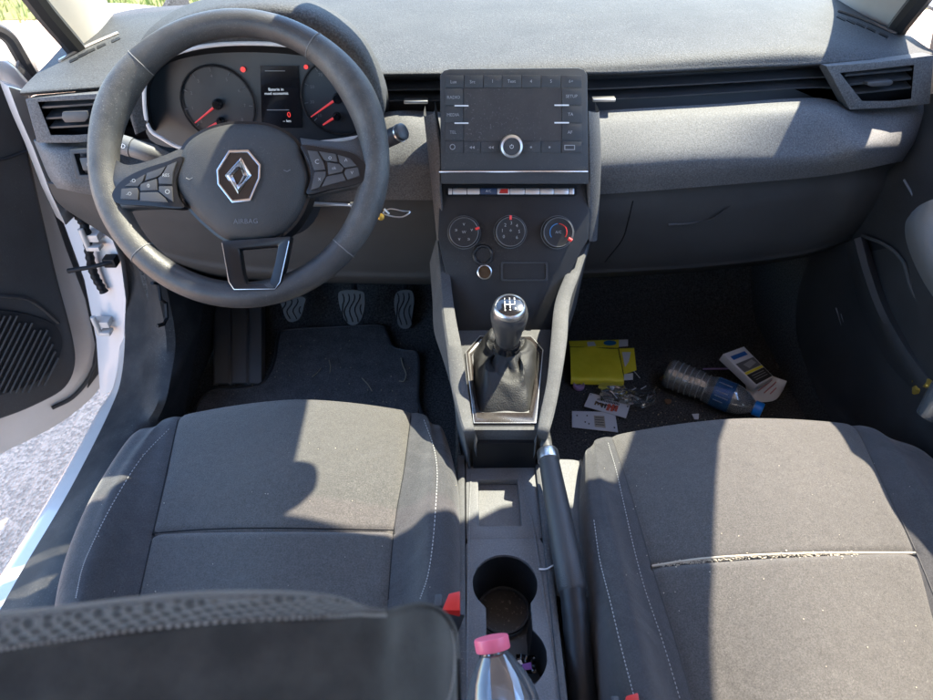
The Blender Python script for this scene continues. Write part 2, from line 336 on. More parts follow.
# A pillars and rails as strips between an inner (screen side) and outer (door side) edge
PIL = {1: ([(.552, .985, 1.175), (.592, 1.105, 1.10), (.635, 1.22, 1.0), (.652, 1.34, .86), (.652, 1.45, .695), (.652, 1.47, .64)], [(.640, .94, 1.165), (.655, 1.02, 1.09), (.672, 1.09, .97), (.682, 1.17, .82), (.685, 1.25, .70), (.685, 1.27, .64)]),
       -1: ([(-.57, 1.0, 1.175), (-.60, 1.11, 1.10), (-.645, 1.22, 1.0), (-.685, 1.33, .85), (-.712, 1.42, .70), (-.712, 1.45, .62)], [(-.672, .93, 1.165), (-.68, 1.0, 1.09), (-.685, 1.06, .97), (-.69, 1.13, .80), (-.694, 1.22, .68), (-.70, 1.24, .62)])}
for s in (-1, 1):
    A = [V(p) for p in PIL[s][0]]; B = [V(p) for p in PIL[s][1]]
    mid = [(a+b)/2+V((-.012*s, -.018, -.004)) for a, b in zip(A, B)]
    back = [(a+b)/2+V((.012*s, .03, .02)) for a, b in zip(A, B)]
    m = M(); m.surf([A, mid, B], 24, 9)
    po = build('pillar_trim', m, MT['pillar'], body, solid=.004)
    m = M(); m.surf([A, back, B], 24, 9); build('pillar_skin', m, MT['paint'], body, solid=.003)
    m = M(); m.tube(sp([p+V((-.008*s, -.006, 0)) for p in B], 24), .016, 8); build('door_seal', m, MT['seal'], body)
    # roof side rail
    m = M(); m.tube(sp([V((x*s, y, z)) for x, y, z in ((.645, 1.02, 1.10), (.636, .95, 1.155), (.618, .867, 1.168), (.597, .73, 1.172), (.588, .4, 1.175), (.585, -.9, 1.165))], 40), .022, 10); build('roof_rail', m, MT['paint'], body)
    m = M(); m.surf([[V((.60*s, .02, 1.16)), V((.68*s, .0, .9)), V((.74*s, -.02, .62)), V((.74*s, -.02, .1))], [V((.60*s, -.10, 1.16)), V((.68*s, -.14, .9)), V((.74*s, -.2, .62)), V((.74*s, -.2, .1))]], 12, 3)
    build('centre_pillar', m, MT['pillar'], body, solid=.03)
    m = M(); m.box((.73*s, -.55, .30), (.05, .78, .74)); build('rear_quarter', m, MT['paint'], body, bevel=.01)
    m = M(); m.box((.72*s, -.85, .92), (.04, .22, .56)); build('rear_pillar', m, MT['paint'], body, bevel=.01)
m = M(); m.box((0, -.93, .42), (1.5, .04, .98)); build('rear_wall', m, MT['headliner'], body, bevel=.01)
# roof: its front edge is the screen header
m = M(); rows = []
for y, z in ((None, 1.18), (.75, 1.2), (.2, 1.225), (-.4, 1.215), (-.98, 1.17)):
    row = []
    for x in (-.66, -.54, -.40, -.2, 0, .15, .3, .42, .54, .66):
        yy = y if y is not None else {-.66: 1.02, -.54: .975, -.40: .95, -.2: .945, 0: .938, .15: .920, .3: .914, .42: .988, .54: .975, .66: 1.02}.get(x, .92)
        x = x*(1 if y is None else .93)
        row.append(V((x, yy, z-.02*(x/.65)**2)))
    rows.append(row)
m.surf(rows, 40, 24); build('roof', m, MT['paint'], body, solid=.012)
m = M(); m.surf([[p+V((0, -.02, -.018)) for p in r] for r in rows], 40, 24); build('headliner', m, MT['headliner'], body, solid=.004)
# windscreen
m = M(); m.surf([[V((x, .955-.03*(abs(x)/.6)**2, 1.18-.02*(x/.6)**2)) for x in (-.57, -.3, 0, .3, .57)], [V((x, 1.24-.05*(x/.6)**2, 1.0)) for x in (-.635, -.33, 0, .33, .635)], [V((x, 1.56-.10*(x/.6)**2, .735)) for x in (-.70, -.36, 0, .36, .70)]], 24, 16)
build('windscreen', m, MT['wind'], body)
# bonnet and front wings
m = M(); m.surf([[V((x, 1.60-.06*(x/.7)**2, .66-.03*(x/.7)**2)) for x in (-.76, -.4, 0, .4, .76)], [V((x, 1.95-.05*(x/.7)**2, .585-.05*(x/.7)**2)) for x in (-.74, -.4, 0, .4, .74)], [V((x, 2.35-.1*(x/.7)**2, .43-.05*(x/.7)**2)) for x in (-.68, -.36, 0, .36, .68)]], 24, 18)
build('bonnet', m, MT['paint'], body, solid=.01)
for s in (-1, 1):
    m = M(); m.surf([[V((.77*s, 1.40, .66)), V((.84*s, 1.6, .66)), V((.83*s, 1.95, .57)), V((.76*s, 2.35, .42))], [V((.82*s, 1.36, .30)), V((.88*s, 1.6, .3)), V((.88*s, 1.95, .26)), V((.8*s, 2.35, .2))], [V((.82*s, 1.36, -.1)), V((.86*s, 1.6, -.1)), V((.86*s, 1.95, -.1)), V((.78*s, 2.3, -.1))]], 20, 14)
    build('front_wing', m, MT['paint'], body, solid=.006)
# left door opening: scuff trim running into the kick panel
tr = [((100, 208), (124, 222), (148, 236), 'x'), ((122, 265), (142, 276), (163, 290), 'x'), ((127, 315), (146, 328), (172, 345), 'x'), ((124, 372), (142, 384), (164, 397), 'x')]
rows = [[U(*a, x=-.715), U(*b, x=-.665), U(*c, x=-.60), U(c[0]+6, c[1], x=-.585)+V((0, .16, 0))] for a, b, c, _ in tr]
for a, b, c in (((113, 408), (130, 420), (146, 434)), ((72, 490), (92, 500), (112, 511)), ((22, 575), (50, 586), (78, 600)), ((-30, 670), (5, 682), (42, 700)), ((-90, 780), (-45, 800), (0, 820))):
    rows.append([U(*a, z=.105), U(*b, z=.125), U(*c, z=.115), U(*c, z=.115)+V((.012, .0, -.11))])
m = M(); m.surf(rows, 14, 60); build('scuff_trim', m, MT['trim'], body, solid=.004)
m = M(); m.tube(sp([r[1]+V((0, 0, .002)) for r in rows], 60), .0022, 6); build('trim_joint', m, MT['black'], body)
# white painted sill outside the scuff trim
sl_in = [(127, 300), (126, 345), (122, 385), (112, 410), (71, 492), (21, 577), (-31, 672), (-92, 785)]
sl_out = [(121, 300), (119, 350), (113, 388), (97, 414), (48, 500), (-8, 590), (-68, 690), (-130, 800)]
ri = []; ro = []
for i, (a, b) in enumerate(zip(sl_in, sl_out)):
    if i < 3: ri.append(U(*a, x=-.725)); ro.append(U(*b, x=-.76))
    else: ri.append(U(*a, z=.10)); ro.append(U(*b, z=.075))
m = M(); m.surf([ri, ro, [p+V((-.012, 0, -.10)) for p in ro], [p+V((.02, 0, -.30)) for p in ro]], 50, 14); build('sill', m, MT['paint'], body, solid=.004)
# hinge pillar (white) behind the door edge
m = M(); pts = [(52, 188), (84, 205), (108, 228), (121, 262), (126, 300), (124, 345), (116, 388), (100, 398), (96, 340), (84, 280), (64, 225)]
PHG = Plane(U(95, 300, x=-.775), (-.25, -1, .15)); f = [PHG.P(*p) for p in pts]
m2 = M(); m2.prism([U(*p, x=-.745) for p in ((8, 86), (28, 92), (36, 118), (44, 145), (62, 188), (78, 214), (66, 226), (50, 192), (34, 150), (20, 118))], V((-.03, .03, 0))); build('hinge_pillar', m2, MT['paint'], body, bevel=.003); m.prism(f, V((-.0, .02, 0))); build('hinge_pillar', m, MT['bodypaint'], body, bevel=.003)
for (px, py) in ((103, 322), (92, 236)):
    c = PHG.P(px, py, .014); m = M(); m.box(c, (.03, .022, .014)); m.lathe([(.0055, -.022), (.0055, .022)], c+V((-.008, -.012, 0)), (0, 0, 1), 12); m.box(c+V((.004, -.008, -.018)), (.02, .02, .008)); build('hinge', m, MT['paint'], body, bevel=.002)
# under-floor side skins so daylight does not leak in
m = M(); m.box((.75, .45, -.02), (.10, 2.1, .26)); build('sill', m, MT['paint'], body, bevel=.01)
m = M(); m.box((0, .4, -.06), (1.36, 2.5, .06)); build('floor_pan', m, MT['black'], body)
# kick panel filler at both sides of the footwell and the firewall top
m = M(); m.quad((-.64, 1.05, 0), (-.64, 1.65, 0), (-.64, 1.65, .7), (-.64, 1.12, .6)); build('side_lining', m, MT['carpet'], body, solid=.01)
m = M(); m.quad((.66, .9, 0), (.66, 1.65, 0), (.66, 1.65, .7), (.66, .9, .3)); build('side_lining', m, MT['carpet'], body, solid=.01)
m = M(); m.tube([U(152, 283, x=-.60), U(158, 284, x=-.60), U(161, 300, x=-.595), U(166, 303, x=-.595), U(167, 318, x=-.595), U(164, 324, x=-.595), U(157, 326, x=-.60)], .0035, 6); build('release_lever', m, MT['black'], body)
# quarter light seam on the left pillar trim
# wiring bellows between pillar and door
bel = thing('wiring_bellows', U(92, 250, x=-.80), 'black ribbed rubber wiring bellows between the open driver door and hinge pillar', 'bellows')
m = M(); pth = sp([PHG.P(60, 208, .02), PHG.P(76, 214, .02), PHG.P(86, 230, .02), PHG.P(89, 252, .018), PHG.P(94, 274, .016), PHG.P(104, 292, .012)], 70)
m.tube(pth, [.0075+.0010*math.sin(i*1.57) for i in range(70)], 12); build('sleeve', m, MT['black'], bel)
cs = thing('door_check_strap', U(95, 268, x=-.79), 'black check strap joining the open driver door to the pillar', 'door check')
m = M(); m.tube([PHG.P(68, 271, .05), PHG.P(92, 267, .04), PHG.P(112, 262, .02)], [.005, .004, .0045], 8); m.box(PHG.P(111, 261, .014), (.022, .02, .018)); build('strap', m, MT['black'], cs, bevel=.002)

# ------------------------------------------------------------------ driver door (open)
dn = V((.75, -.66, 0)).normalized()
PD = Plane((-.80, 1.17, .3), dn)
dr = thing('driver_door', PD.P(40, 430), 'open white driver door with dark inner panel and speaker, sunlit ground below it', 'car door', 'car doors')
def plate(pl, pts, th, off=0, n=0, mm=None):
    P = [pl.P(x, y, off) for x, y in pts]
    if n: P = sp(P, n, True)
    mm = mm or M(); mm.prism(P, pl.n*(-th)); return mm
shell = [(-70, 60), (0, 62), (20, 88), (34, 130), (47, 180), (66, 235), (88, 285), (103, 330), (108, 365), (98, 392), (60, 424), (0, 455), (-70, 490)]
build('door_shell', plate(PD, shell, .05, -.03, 60), MT['paint'], dr, bevel=.006)
build('inner_panel', plate(PD, [(-70, 72), (-10, 74), (14, 86), (24, 125), (40, 200), (58, 278), (73, 335), (76, 365), (66, 388), (40, 404), (0, 420), (-70, 440)], .03, .006, 60), MT['doorpanel'], dr, bevel=.008, bseg=3)
m = M(); m.tube(sp([PD.P(x, y, -.024) for x, y in ((28, 100), (46, 165), (72, 245), (91, 298), (98, 342), (92, 372), (74, 396), (52, 408))], 40), .0045, 8); build('door_seal', m, MT['seal'], dr)
m = M(); m.prism([PD.P(x, y, -.027) for x, y in ((47, 186), (60, 202), (77, 250), (95, 298), (104, 342), (100, 372), (88, 388), (92, 372), (96, 345), (86, 300), (67, 250), (54, 212))], PD.n*-.006); build('door_gap_shade', m, MT['seal'], dr)  # dark plate standing in for the shaded gap and seal at the door edge
m = M(); m.tube(sp([PD.P(x, y, .008) for x, y in ((-60, 150), (-10, 161), (24, 152), (27, 150))], 16), .0025, 6); build('panel_joint', m, MT['black'], dr)
m = M(); m.tube(sp([PD.P(x, y, .004) for x, y in ((-60, 290), (0, 295), (30, 300), (58, 322))], 20), .008, 8, sy=.5); build('pocket_lip', m, MT['doorpanel'], dr)
sg = build('speaker_grille', plate(PD, [(-60, 330), (-20, 312), (15, 312), (50, 322), (62, 338), (58, 360), (42, 378), (10, 392), (-30, 402), (-60, 400)], .004, .010, 50), MT['black'], dr)
m = M()
for k in range(26):
    x0 = -62+k*6.2; a = (x0, 396-0*k); 
    x1 = x0+42; y1 = 322
    # clip diagonal slats to the grille outline
    pa = []
    for t in [i/12 for i in range(13)]:
        x = x0+(x1-x0)*t*1.0; y = 400+(316-400)*t
        if ((x-6)/55)**2+((y-357)/42)**2 < 1: pa.append(PD.P(x, y, .013))
    if len(pa) > 1: m.tube([pa[0], pa[-1]], .0022, 6)
build('grille_slats', m, MT['doorpanel'], sg)
m = M(); m.tube(sp([PD.P(x, y, -.03) for x, y in ((-60, 18), (-10, 28), (8, 37), (18, 52), (27, 68), (35, 80))], 24), .011, 8); build('window_frame', m, MT['seal'], dr)
m = M(); m.prism([PD.P(x, y, -.02) for x, y in ((14, 90), (19, 60), (35, 80), (30, 96))], PD.n*-.012); build('mirror_sail', m, MT['fascia'], dr, bevel=.003)
m = M(); m.tube(sp([PD.P(x, y, 0) for x, y in ((-60, 60), (-6, 66), (14, 82), (24, 96))], 16), .018, 10); build('window_ledge', m, MT['paint'], dr)
mir = thing('door_mirror', PD.P(-2, 60, -.12), 'pale back of the door mirror beyond the open driver door', 'mirror')
m = M(); m.lathe([(.02, -.05), (.055, -.03), (.068, 0), (.06, .04), (.02, .06)], PD.P(-6, 66, -.16), (.4, .8, .1), 20); build('mirror_housing', m, MT['paint'], mir)

# ------------------------------------------------------------------ passenger door (closed, dark)
pd = thing('passenger_door', (.68, .9, .1), 'closed passenger door lining in shade with blue grey armrest and map pocket', 'car door', 'car doors')
def rowx(pts): return [U(a, b, x=c) for a, b, c in pts]
rows = [rowx(((927, 98, .70), (960, 90, .70), (1010, 70, .70), (1100, 60, .70))), rowx(((905, 160, .67), (940, 150, .68), (1000, 140, .69), (1100, 120, .69))),
        rowx(((846, 215, .64), (880, 212, .655), (935, 205, .66), (1100, 190, .66))), rowx(((812, 262, .64), (850, 275, .645), (915, 285, .64), (1100, 290, .64))),
        rowx(((800, 320, .64), (840, 345, .64), (890, 370, .63), (1100, 430, .61))), rowx(((815, 380, .635), (850, 400, .64), (900, 430, .62), (1100, 540, .60))), rowx(((842, 432, .63), (880, 450, .64), (930, 480, .62), (1100, 640, .60))), rowx(((860, 480, .63), (900, 500, .64), (950, 530, .62), (1130, 700, .60)))]
m = M(); m.surf(rows, 30, 50); build('inner_panel', m, MT['doorpanel'], pd, solid=.01)
m = M(); m.surf([[V((.70, y, .74)), V((.745, y, .70)), V((.80, y, .3)), V((.80, y, -.15))] for y in (1.25, .6, 0)], 14, 6); build('door_shell', m, MT['paint'], pd, solid=.005)
# pocket: raised rim lines and dark recess
m = M(); m.surf([[U(x, y, x=.628) for x, y in ((849, 243), (856, 275), (866, 310), (884, 350), (906, 390), (935, 425), (1000, 470))], [U(x, y, x=.615) for x, y in ((857, 240), (866, 272), (880, 310), (899, 345), (922, 378), (950, 406), (1010, 450))], [U(x, y, x=.632) for x, y in ((862, 238), (873, 270), (888, 306), (908, 340), (931, 371), (960, 398), (1020, 440))]], 40, 9); build('pocket_wall', m, MT['doorpanel'], pd, solid=.006)
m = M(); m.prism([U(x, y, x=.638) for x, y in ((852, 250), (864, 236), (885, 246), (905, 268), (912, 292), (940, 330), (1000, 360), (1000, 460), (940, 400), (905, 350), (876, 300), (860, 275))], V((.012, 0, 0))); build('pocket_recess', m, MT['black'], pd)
m = M(); m.tube(sp([U(x, y, x=.63) for x, y in ((862, 236), (885, 245), (903, 262), (911, 288), (925, 312), (945, 330), (990, 350))], 30), .0028, 8); build('pocket_rim', m, MT['lowdash'], pd)
m = M(); m.surf([[U(x, y, x=.64) for x, y in ((912, 212), (905, 225), (908, 250), (922, 285), (945, 320))], [U(x, y, x=.60) for x, y in ((922, 204), (914, 226), (922, 255), (938, 285), (965, 320))], [U(x, y, x=.61) for x, y in ((945, 196), (940, 222), (950, 255), (970, 285), (1000, 320))], [U(x, y, x=.66) for x, y in ((990, 190), (990, 220), (1000, 250), (1015, 285), (1040, 320))]], 24, 20); build('armrest', m, MT['armrest'], pd, solid=.006)
gr = M()
for k in range(9):
    gr.tube([U(836+k*5.2+j*3.6, 308+k*7.5+j*11-k*1.5, x=.6315) for j in range(6)], .0012, 5)
build('speaker_grille', gr, MT['armrest'], pd)
# joint line on the door top
m = M(); m.tube([U(904, 180, x=.655), U(911, 192, x=.655), U(917, 204, x=.655)], .0018, 6); build('panel_joint', m, MT['dimprint'], pd)
bag = thing('foil_wrapper', U(925, 384, x=.60), 'crumpled gold foil wrapper in the passenger door pocket', 'wrapper')
m = M(); m.surf([[U(912+4*j, 380+i*5+random.uniform(-2, 2), x=.612+random.uniform(-.006, .006)) for j in range(7)] for i in range(4)], 24, 14); build('foil', m, MT['gold'], bag, solid=.0006)
bag2 = thing('clear_cup', U(930, 412, x=.605), 'clear plastic cup lying in the door pocket by the gold wrapper', 'cup')
m = M(); m.lathe([(.004, 0), (.018, .001), (.022, .03), (.024, .055), (.0225, .055), (.0205, .03), (.016, .004)], U(929, 418, x=.60), (.3, .2, .9), 20, cap1=False); build('cup', m, MT['pet'], bag2)

# ------------------------------------------------------------------ dashboard
ds = thing('dashboard', (0, 1.1, .35), 'wide grey dashboard with air vents, dusty radio screen and gauges, half in sun', 'dashboard')
def ry(pts): return [U(a, b, y=c) for a, b, c in pts]
top = [ry(((80, 26, 1.36), (130, 10, 1.46), (205, 4, 1.5), (270, 1, 1.5), (390, -4, 1.5), (480, -7, 1.52), (600, -11, 1.53), (720, -12, 1.53), (800, -10, 1.5), (852, 0, 1.42))),
       ry(((50, 60, 1.18), (110, 38, 1.25), (200, 24, 1.28), (300, 22, 1.28), (390, 26, 1.28), (490, 24, 1.28), (610, 18, 1.28), (720, 12, 1.28), (810, 12, 1.28), (897, 27, 1.28))),
       ry(((28, 82, 1.06), (100, 72, 1.09), (190, 62, 1.13), (290, 56, 1.14), (390, 58, 1.13), (500, 56, 1.12), (620, 52, 1.12), (730, 46, 1.13), (815, 44, 1.14), (925, 46, 1.18))),
       ry(((20, 92, 1.005), (100, 86, 1.03), (190, 80, 1.07), (290, 76, 1.09), (385, 73, 1.075), (500, 72, 1.075), (620, 71, 1.08), (730, 66, 1.095), (822, 62, 1.11), (936, 53, 1.13))),
       ry(((22, 96, 1.01), (100, 90, 1.04), (190, 85, 1.08), (290, 81, 1.10), (385, 78, 1.085), (500, 77, 1.085), (620, 76, 1.09), (730, 70, 1.105), (822, 66, 1.12), (934, 58, 1.14)))]
m = M(); m.surf(top, 120, 60); DT = build('top_panel', m, MT['dash'], ds, solid=.003, ang=60)
# vent strip recess
def lerp_row(row, t): return row
T1 = [(385, 78, 1.08), (440, 77, 1.08), (500, 77, 1.08), (590, 77, 1.085), (660, 74, 1.09), (730, 71, 1.10), (822, 66, 1.115), (848, 65, 1.12)]
T2 = [(385, 112, 1.06), (440, 112, 1.06), (500, 113, 1.06), (590, 111, 1.06), (660, 108, 1.07), (730, 103, 1.08), (815, 98, 1.10), (850, 105, 1.10)]
m = M(); m.grid([sp(ry([(a, b, c+.0) for a, b, c in T1]), 60), sp(ry([(a, b, c+.05) for a, b, c in T1]), 60), sp(ry([(a, b, c+.05) for a, b, c in T2]), 60), sp(ry(T2), 60)]); vs = build('vent_channel', m, MT['channel'], ds)
sl_m = M()
for fr in (.36, .68):
    ln = [(a[0]*(1-fr)+b[0]*fr, a[1]*(1-fr)+b[1]*fr, (a[2]*(1-fr)+b[2]*fr)+.006) for a, b in zip(T1, T2)]
    P = sp(ry(ln), 60); P = P[:-4]
    sl_m = M(); sl_m.grid([[p+V((0, 0, -.0008)) for p in P], [p+V((0, 0, .0012)) for p in P], [p+V((0, .03, .004)) for p in P], [p+V((0, .03, .002)) for p in P]], cv=True); build('slat', sl_m, MT['radio'], vs)
for (a, b, c, y) in ((404, 428, 101, 1.06), (592, 615, 99, 1.06)):
    m = M(); m.box((U(a, c, y=y)+U(b, c, y=y))/2, ((U(b, c, y=y)-U(a, c, y=y)).x, .014, .0045)); build('vent_tab', m, MT['satin'], vs, bevel=.0015)
# lit wedges at the end of strip (bright side walls)
# fascia: soft panel below the strip, crease, lower dash
fas = [ry(((34, 139, 1.10), (40, 142, 1.01), (100, 141, 1.03), (200, 136, 1.08), (300, 128, 1.09), (385, 112, 1.06), (440, 112, 1.06), (510, 113, 1.06), (590, 111, 1.06), (700, 105, 1.075), (815, 98, 1.10), (862, 109, 1.10), (928, 103, 1.12), (936, 102, 1.22))),
       ry(((38, 150, 1.10), (44, 152, .995), (100, 150, 1.0), (200, 148, 1.07), (300, 140, 1.07), (385, 126, 1.03), (440, 126, 1.03), (510, 126, 1.03), (590, 125, 1.03), (700, 119, 1.045), (815, 112, 1.06), (865, 120, 1.07), (925, 114, 1.10), (934, 114, 1.22))),
       ry(((46, 172, 1.10), (52, 172, .985), (100, 172, .98), (200, 175, .985), (300, 172, .97), (385, 160, .985), (440, 158, .985), (510, 158, .985), (590, 160, .985), (700, 152, 1.0), (815, 145, 1.03), (868, 143, 1.02), (916, 139, 1.075), (928, 140, 1.22))),
       ry(((50, 180, 1.10), (57, 182, .982), (100, 188, .975), (200, 195, .98), (300, 192, .965), (385, 178, .978), (440, 176, .978), (510, 176, .978), (590, 176, .978), (700, 168, .992), (815, 161, 1.02), (866, 156, 1.015), (908, 151, 1.065), (922, 152, 1.22))),
       ry(((54, 188, 1.10), (62, 189, .985), (100, 196, .98), (200, 202, .98), (300, 202, .97), (385, 200, .985), (440, 200, .985), (510, 197, .985), (590, 195, .985), (700, 187, 1.0), (815, 177, 1.03), (865, 169, 1.025), (900, 162, 1.06), (916, 163, 1.22)))]
m = M(); m.surf(fas, 120, 40); FS = build('fascia', m, MT['fascia'], ds, solid=.003, ang=60)
low = [ry(((50, 185, 1.01), (100, 197, .985), (200, 204, .985), (300, 204, .985), (385, 202, .99), (440, 202, .99), (510, 199, .99), (590, 197, .99), (700, 189, 1.005), (815, 179, 1.04), (865, 171, 1.06), (898, 165, 1.10))),
       ry(((62, 204, 1.04), (110, 215, 1.01), (200, 225, 1.0), (300, 225, 1.0), (385, 225, 1.0), (440, 225, 1.0), (510, 225, 1.0), (590, 222, 1.0), (700, 215, 1.02), (815, 203, 1.05), (865, 192, 1.06), (914, 182, 1.12))),
       ry(((104, 232, 1.07), (150, 245, 1.03), (210, 258, 1.03), (300, 265, 1.03), (385, 268, 1.03), (440, 268, 1.03), (510, 268, 1.03), (590, 266, 1.03), (700, 260, 1.05), (800, 248, 1.07), (850, 232, 1.08), (906, 215, 1.14))),
       ry(((116, 240, 1.13), (160, 255, 1.10), (215, 272, 1.10), (300, 278, 1.10), (385, 280, 1.10), (440, 280, 1.10), (510, 278, 1.10), (590, 274, 1.10), (700, 267, 1.12), (800, 255, 1.14), (850, 240, 1.15), (895, 225, 1.16))),
       ry(((125, 240, 1.6), (160, 255, 1.6), (215, 276, 1.6), (300, 282, 1.6), (385, 284, 1.6), (440, 284, 1.6), (510, 282, 1.6), (590, 278, 1.6), (700, 271, 1.6), (800, 259, 1.6), (850, 244, 1.6), (895, 230, 1.6)))]
low[0] = [p+(p-CAM)*.012+V((0, 0, .006)) for p in low[0]]
m = M(); m.surf(low, 120, 50); LD = build('lower_panel', m, MT['lowdash'], ds, solid=.003, ang=60)
m = M(); m.box((0, 1.33, .55), (1.36, .36, .20)); m.box((0, 1.2, .62), (1.33, .10, .08)); build('dash_core', m, MT['black'], ds)
bpy.context.view_layer.update()
def bvh(*obs):
    vv = []; ff = []
    for o in obs:
        b = len(vv); L = base(o); vv += [q.co+L for q in o.data.vertices]; ff += [tuple(b+i for i in p.vertices) for p in o.data.polygons]
    return BVHTree.FromPolygons(vv, ff)
def hit(T, px, py, off=.0012):
    r = ray(px, py).normalized(); h = T.ray_cast(CAM, r)
    if h[0] is None: return None
    n = h[1] if h[1].dot(r) < 0 else -h[1]
    return h[0]+n*off
def drape(T, pts, n, off, rad, seg=6, closed=False, m=None):
    P = []
    for i in range(n):
        t = (len(pts)-1)*i/(n-1); p = cr([V((a, b, 0)) for a, b in pts], t); h = hit(T, p.x, p.y, off)
        if h: P.append(h)
    m = m or M()
    if len(P) > 1: m.tube(P, rad, seg, closed)
    return m
def dashes(T, pts, n, off, rad, duty=.6, m=None):
    m = m or M(); L = [V((a, b, 0)) for a, b in pts]
    for i in range(n):
        a = cr(L, (len(L)-1)*(i/n)); b = cr(L, (len(L)-1)*((i+duty)/n)); c = (a+b)/2
        q = [hit(T, p.x, p.y, off) for p in (a, b, c)]
        if None in q: continue
        m.tube([q[0], q[2]+(q[2]-q[0]).length*V((0, 0, .08)), q[1]], [rad*.6, rad, rad*.6], 5)
    return m
TD = bvh(DT, FS, LD)
# glovebox lid: joint lines and handle
gb = M(); drape(TD, [(633, 201), (628, 222), (622, 240), (605, 262)], 20, .0, .0012, m=gb); gv = build('glovebox_joint', gb, MT['black'], ds)
m = M()
P1 = [hit(TD, x, y, .001) for x, y in ((668, 223), (690, 222), (712, 218), (722, 212), (730, 205))]
P2 = [hit(TD, x, y, .006) for x, y in ((668, 223), (690, 221.5), (708, 217), (717, 212), (724, 207))]
m.grid([sp(P1, 24), sp(P2, 24), [p+V((0, .002, -.002)) for p in sp(P2, 24)], [p+V((0, .002, -.004)) for p in sp(P1, 24)]], cv=True); build('glovebox_handle', m, MT['fascia'], ds)
# defroster vents on the top
for lst, wd in ((((60, 62), (76, 53), (92, 45), (118, 34)), 1), (((838, 12), (856, 18), (874, 25), (896, 35)), 1)):
    fr = M(); fr.tube([hit(TD, x, y, .0015) for x, y in [cr([V((a, b, 0)) for a, b in lst], t/6)[:2] for t in range(0, 19)]], .0028, 6)
    fo = build('defroster_vent', fr, MT['satin' if lst[0][0] < 100 else 'radio'], ds)
    for k in range(5):
        t = .5+k*.55; c = cr([V((a, b, 0)) for a, b in lst], t); d = (4.5 if lst[0][0] < 100 else -4.5)
        a = [hit(TD, c.x+q[0], c.y+q[1], .001) for q in ((d-3.2, 3.5), (d+5.2, -.1), (d+6.2, 1.9), (d-2.2, 5.9))] if d > 0 else [hit(TD, c.x+q[0], c.y+q[1], .001) for q in ((d-5.2, .6), (d+3.2, 4.6), (d+2.2, 6.6), (d-6.2, 2.4))]
        if None in a: continue
        m = M(); m.prism(a, V((0, 0, -.002))); build('slot', m, MT['black'], fo)
# side vents
def side_vent(outer, opening, slats, tabp, y):
    PV = Plane(U(sum(p[0] for p in outer)/len(outer), sum(p[1] for p in outer)/len(outer), y=y), (0, -1, .18))
    O_ = [PV.P(a, b, .004) for a, b in outer]; I_ = [PV.P(a, b, .004) for a, b in opening]
    I2 = [PV.P(a, b, -.045) for a, b in opening]
    m = M(); m.grid([[p-PV.n*.03 for p in O_], O_, I_, I2], cu=True); fo = build('side_vent', m, MT['fascia'], ds, bevel=.0015)
    m = M(); m.prism([PV.P(a, b, -.04) for a, b in opening], PV.n*-.004); build('vent_throat', m, MT['black'], fo)
    for (a, b, c, d) in slats:
        p = PV.P(a, b, .0); q = PV.P(c, d, .0); m = M(); m.grid([[p+V((0, 0, -.001)), q+V((0, 0, -.001))], [p+V((0, 0, .0018)), q+V((0, 0, .0018))], [p+V((0, .035, .006)), q+V((0, .035, .006))], [p+V((0, .035, .003)), q+V((0, .035, .003))]], cv=True); build('slat', m, MT['radio'], fo)
    m = M(); m.prism([PV.P(a, b, .012) for a, b in tabp], PV.n*-.014); build('vent_tab', m, MT['button'], fo, bevel=.002)
side_vent([(25, 99), (60, 96), (112, 93), (112, 141), (75, 143), (37, 143)], [(38, 102), (62, 101), (104, 99), (104, 133), (75, 135), (51, 135)], [(42, 108, 104, 104), (46, 119, 104, 115), (50, 128, 104, 125)], [(62, 112), (87, 111), (89, 117), (85, 122), (65, 123), (61, 118)], 1.0)
side_vent([(826, 66), (880, 62), (934, 55), (930, 104), (893, 108), (850, 110)], [(840, 73), (880, 69), (914, 65), (911, 99), (890, 101), (862, 101)], [(845, 76, 912, 70), (849, 85, 911, 79), (854, 94, 911, 88)], [(868, 82), (892, 80), (894, 83), (890, 86), (872, 87), (867, 85)], 1.09)
# headlamp switch panel left of the wheel
PH = Plane(U(88, 163, y=.965), (.1, -1, .3))
m = M(); m.ring([PH.P(a, b, .004) for a, b in ((69, 150), (112, 147), (112, 179), (76, 179))], [PH.P(a, b, .004) for a, b in ((74, 154), (112, 152), (112, 175), (80, 175))], PH.n*-.02); hs = build('switch_bezel', m, MT['dark'], ds, bevel=.001)
build('switch', plate(PH, [(79, 158), (110, 156), (110, 171), (83, 171)], .012, .003), MT['button'], hs, bevel=.002)
m = M(); m.text('0', PH.P(88, 165, .0036), PH.u, PH.v, .008); build('lettering', m, MT['greyprint'], hs)

# instrument cluster: hood, chrome line, panel
def arc(pts, y): return [U(a, b, y=y) for a, b in pts]
Hin = [(150, 128), (145, 104), (147, 78), (163, 59), (198, 47), (245, 43), (296, 46), (333, 57), (356, 76), (370, 106), (366, 132)]
Hout = [(135, 134), (128, 104), (131, 76), (148, 44), (188, 20), (242, 11), (300, 15), (340, 35), (367, 63), (384, 104), (379, 126)]
Htop = [(136, 136), (126, 104), (128, 74), (145, 38), (188, 11), (242, 4), (301, 6), (344, 24), (371, 54), (389, 100), (385, 120)]
Hin3 = arc(Hin, .965); Hout3 = arc(Hout, .955); Hmid = [p+V((0, .045, .004)) for p in Hout3]
Hb = [U(a, b, y=(1.10 if b > 60 else 1.18)) for a, b in Htop]
Hb2 = [U(a, b, y=1.34) for a, b in [(118, 100), (110, 80), (120, 55), (145, 28), (185, 10), (240, 5), (300, 7), (345, 14), (380, 30), (396, 60), (398, 80)]]
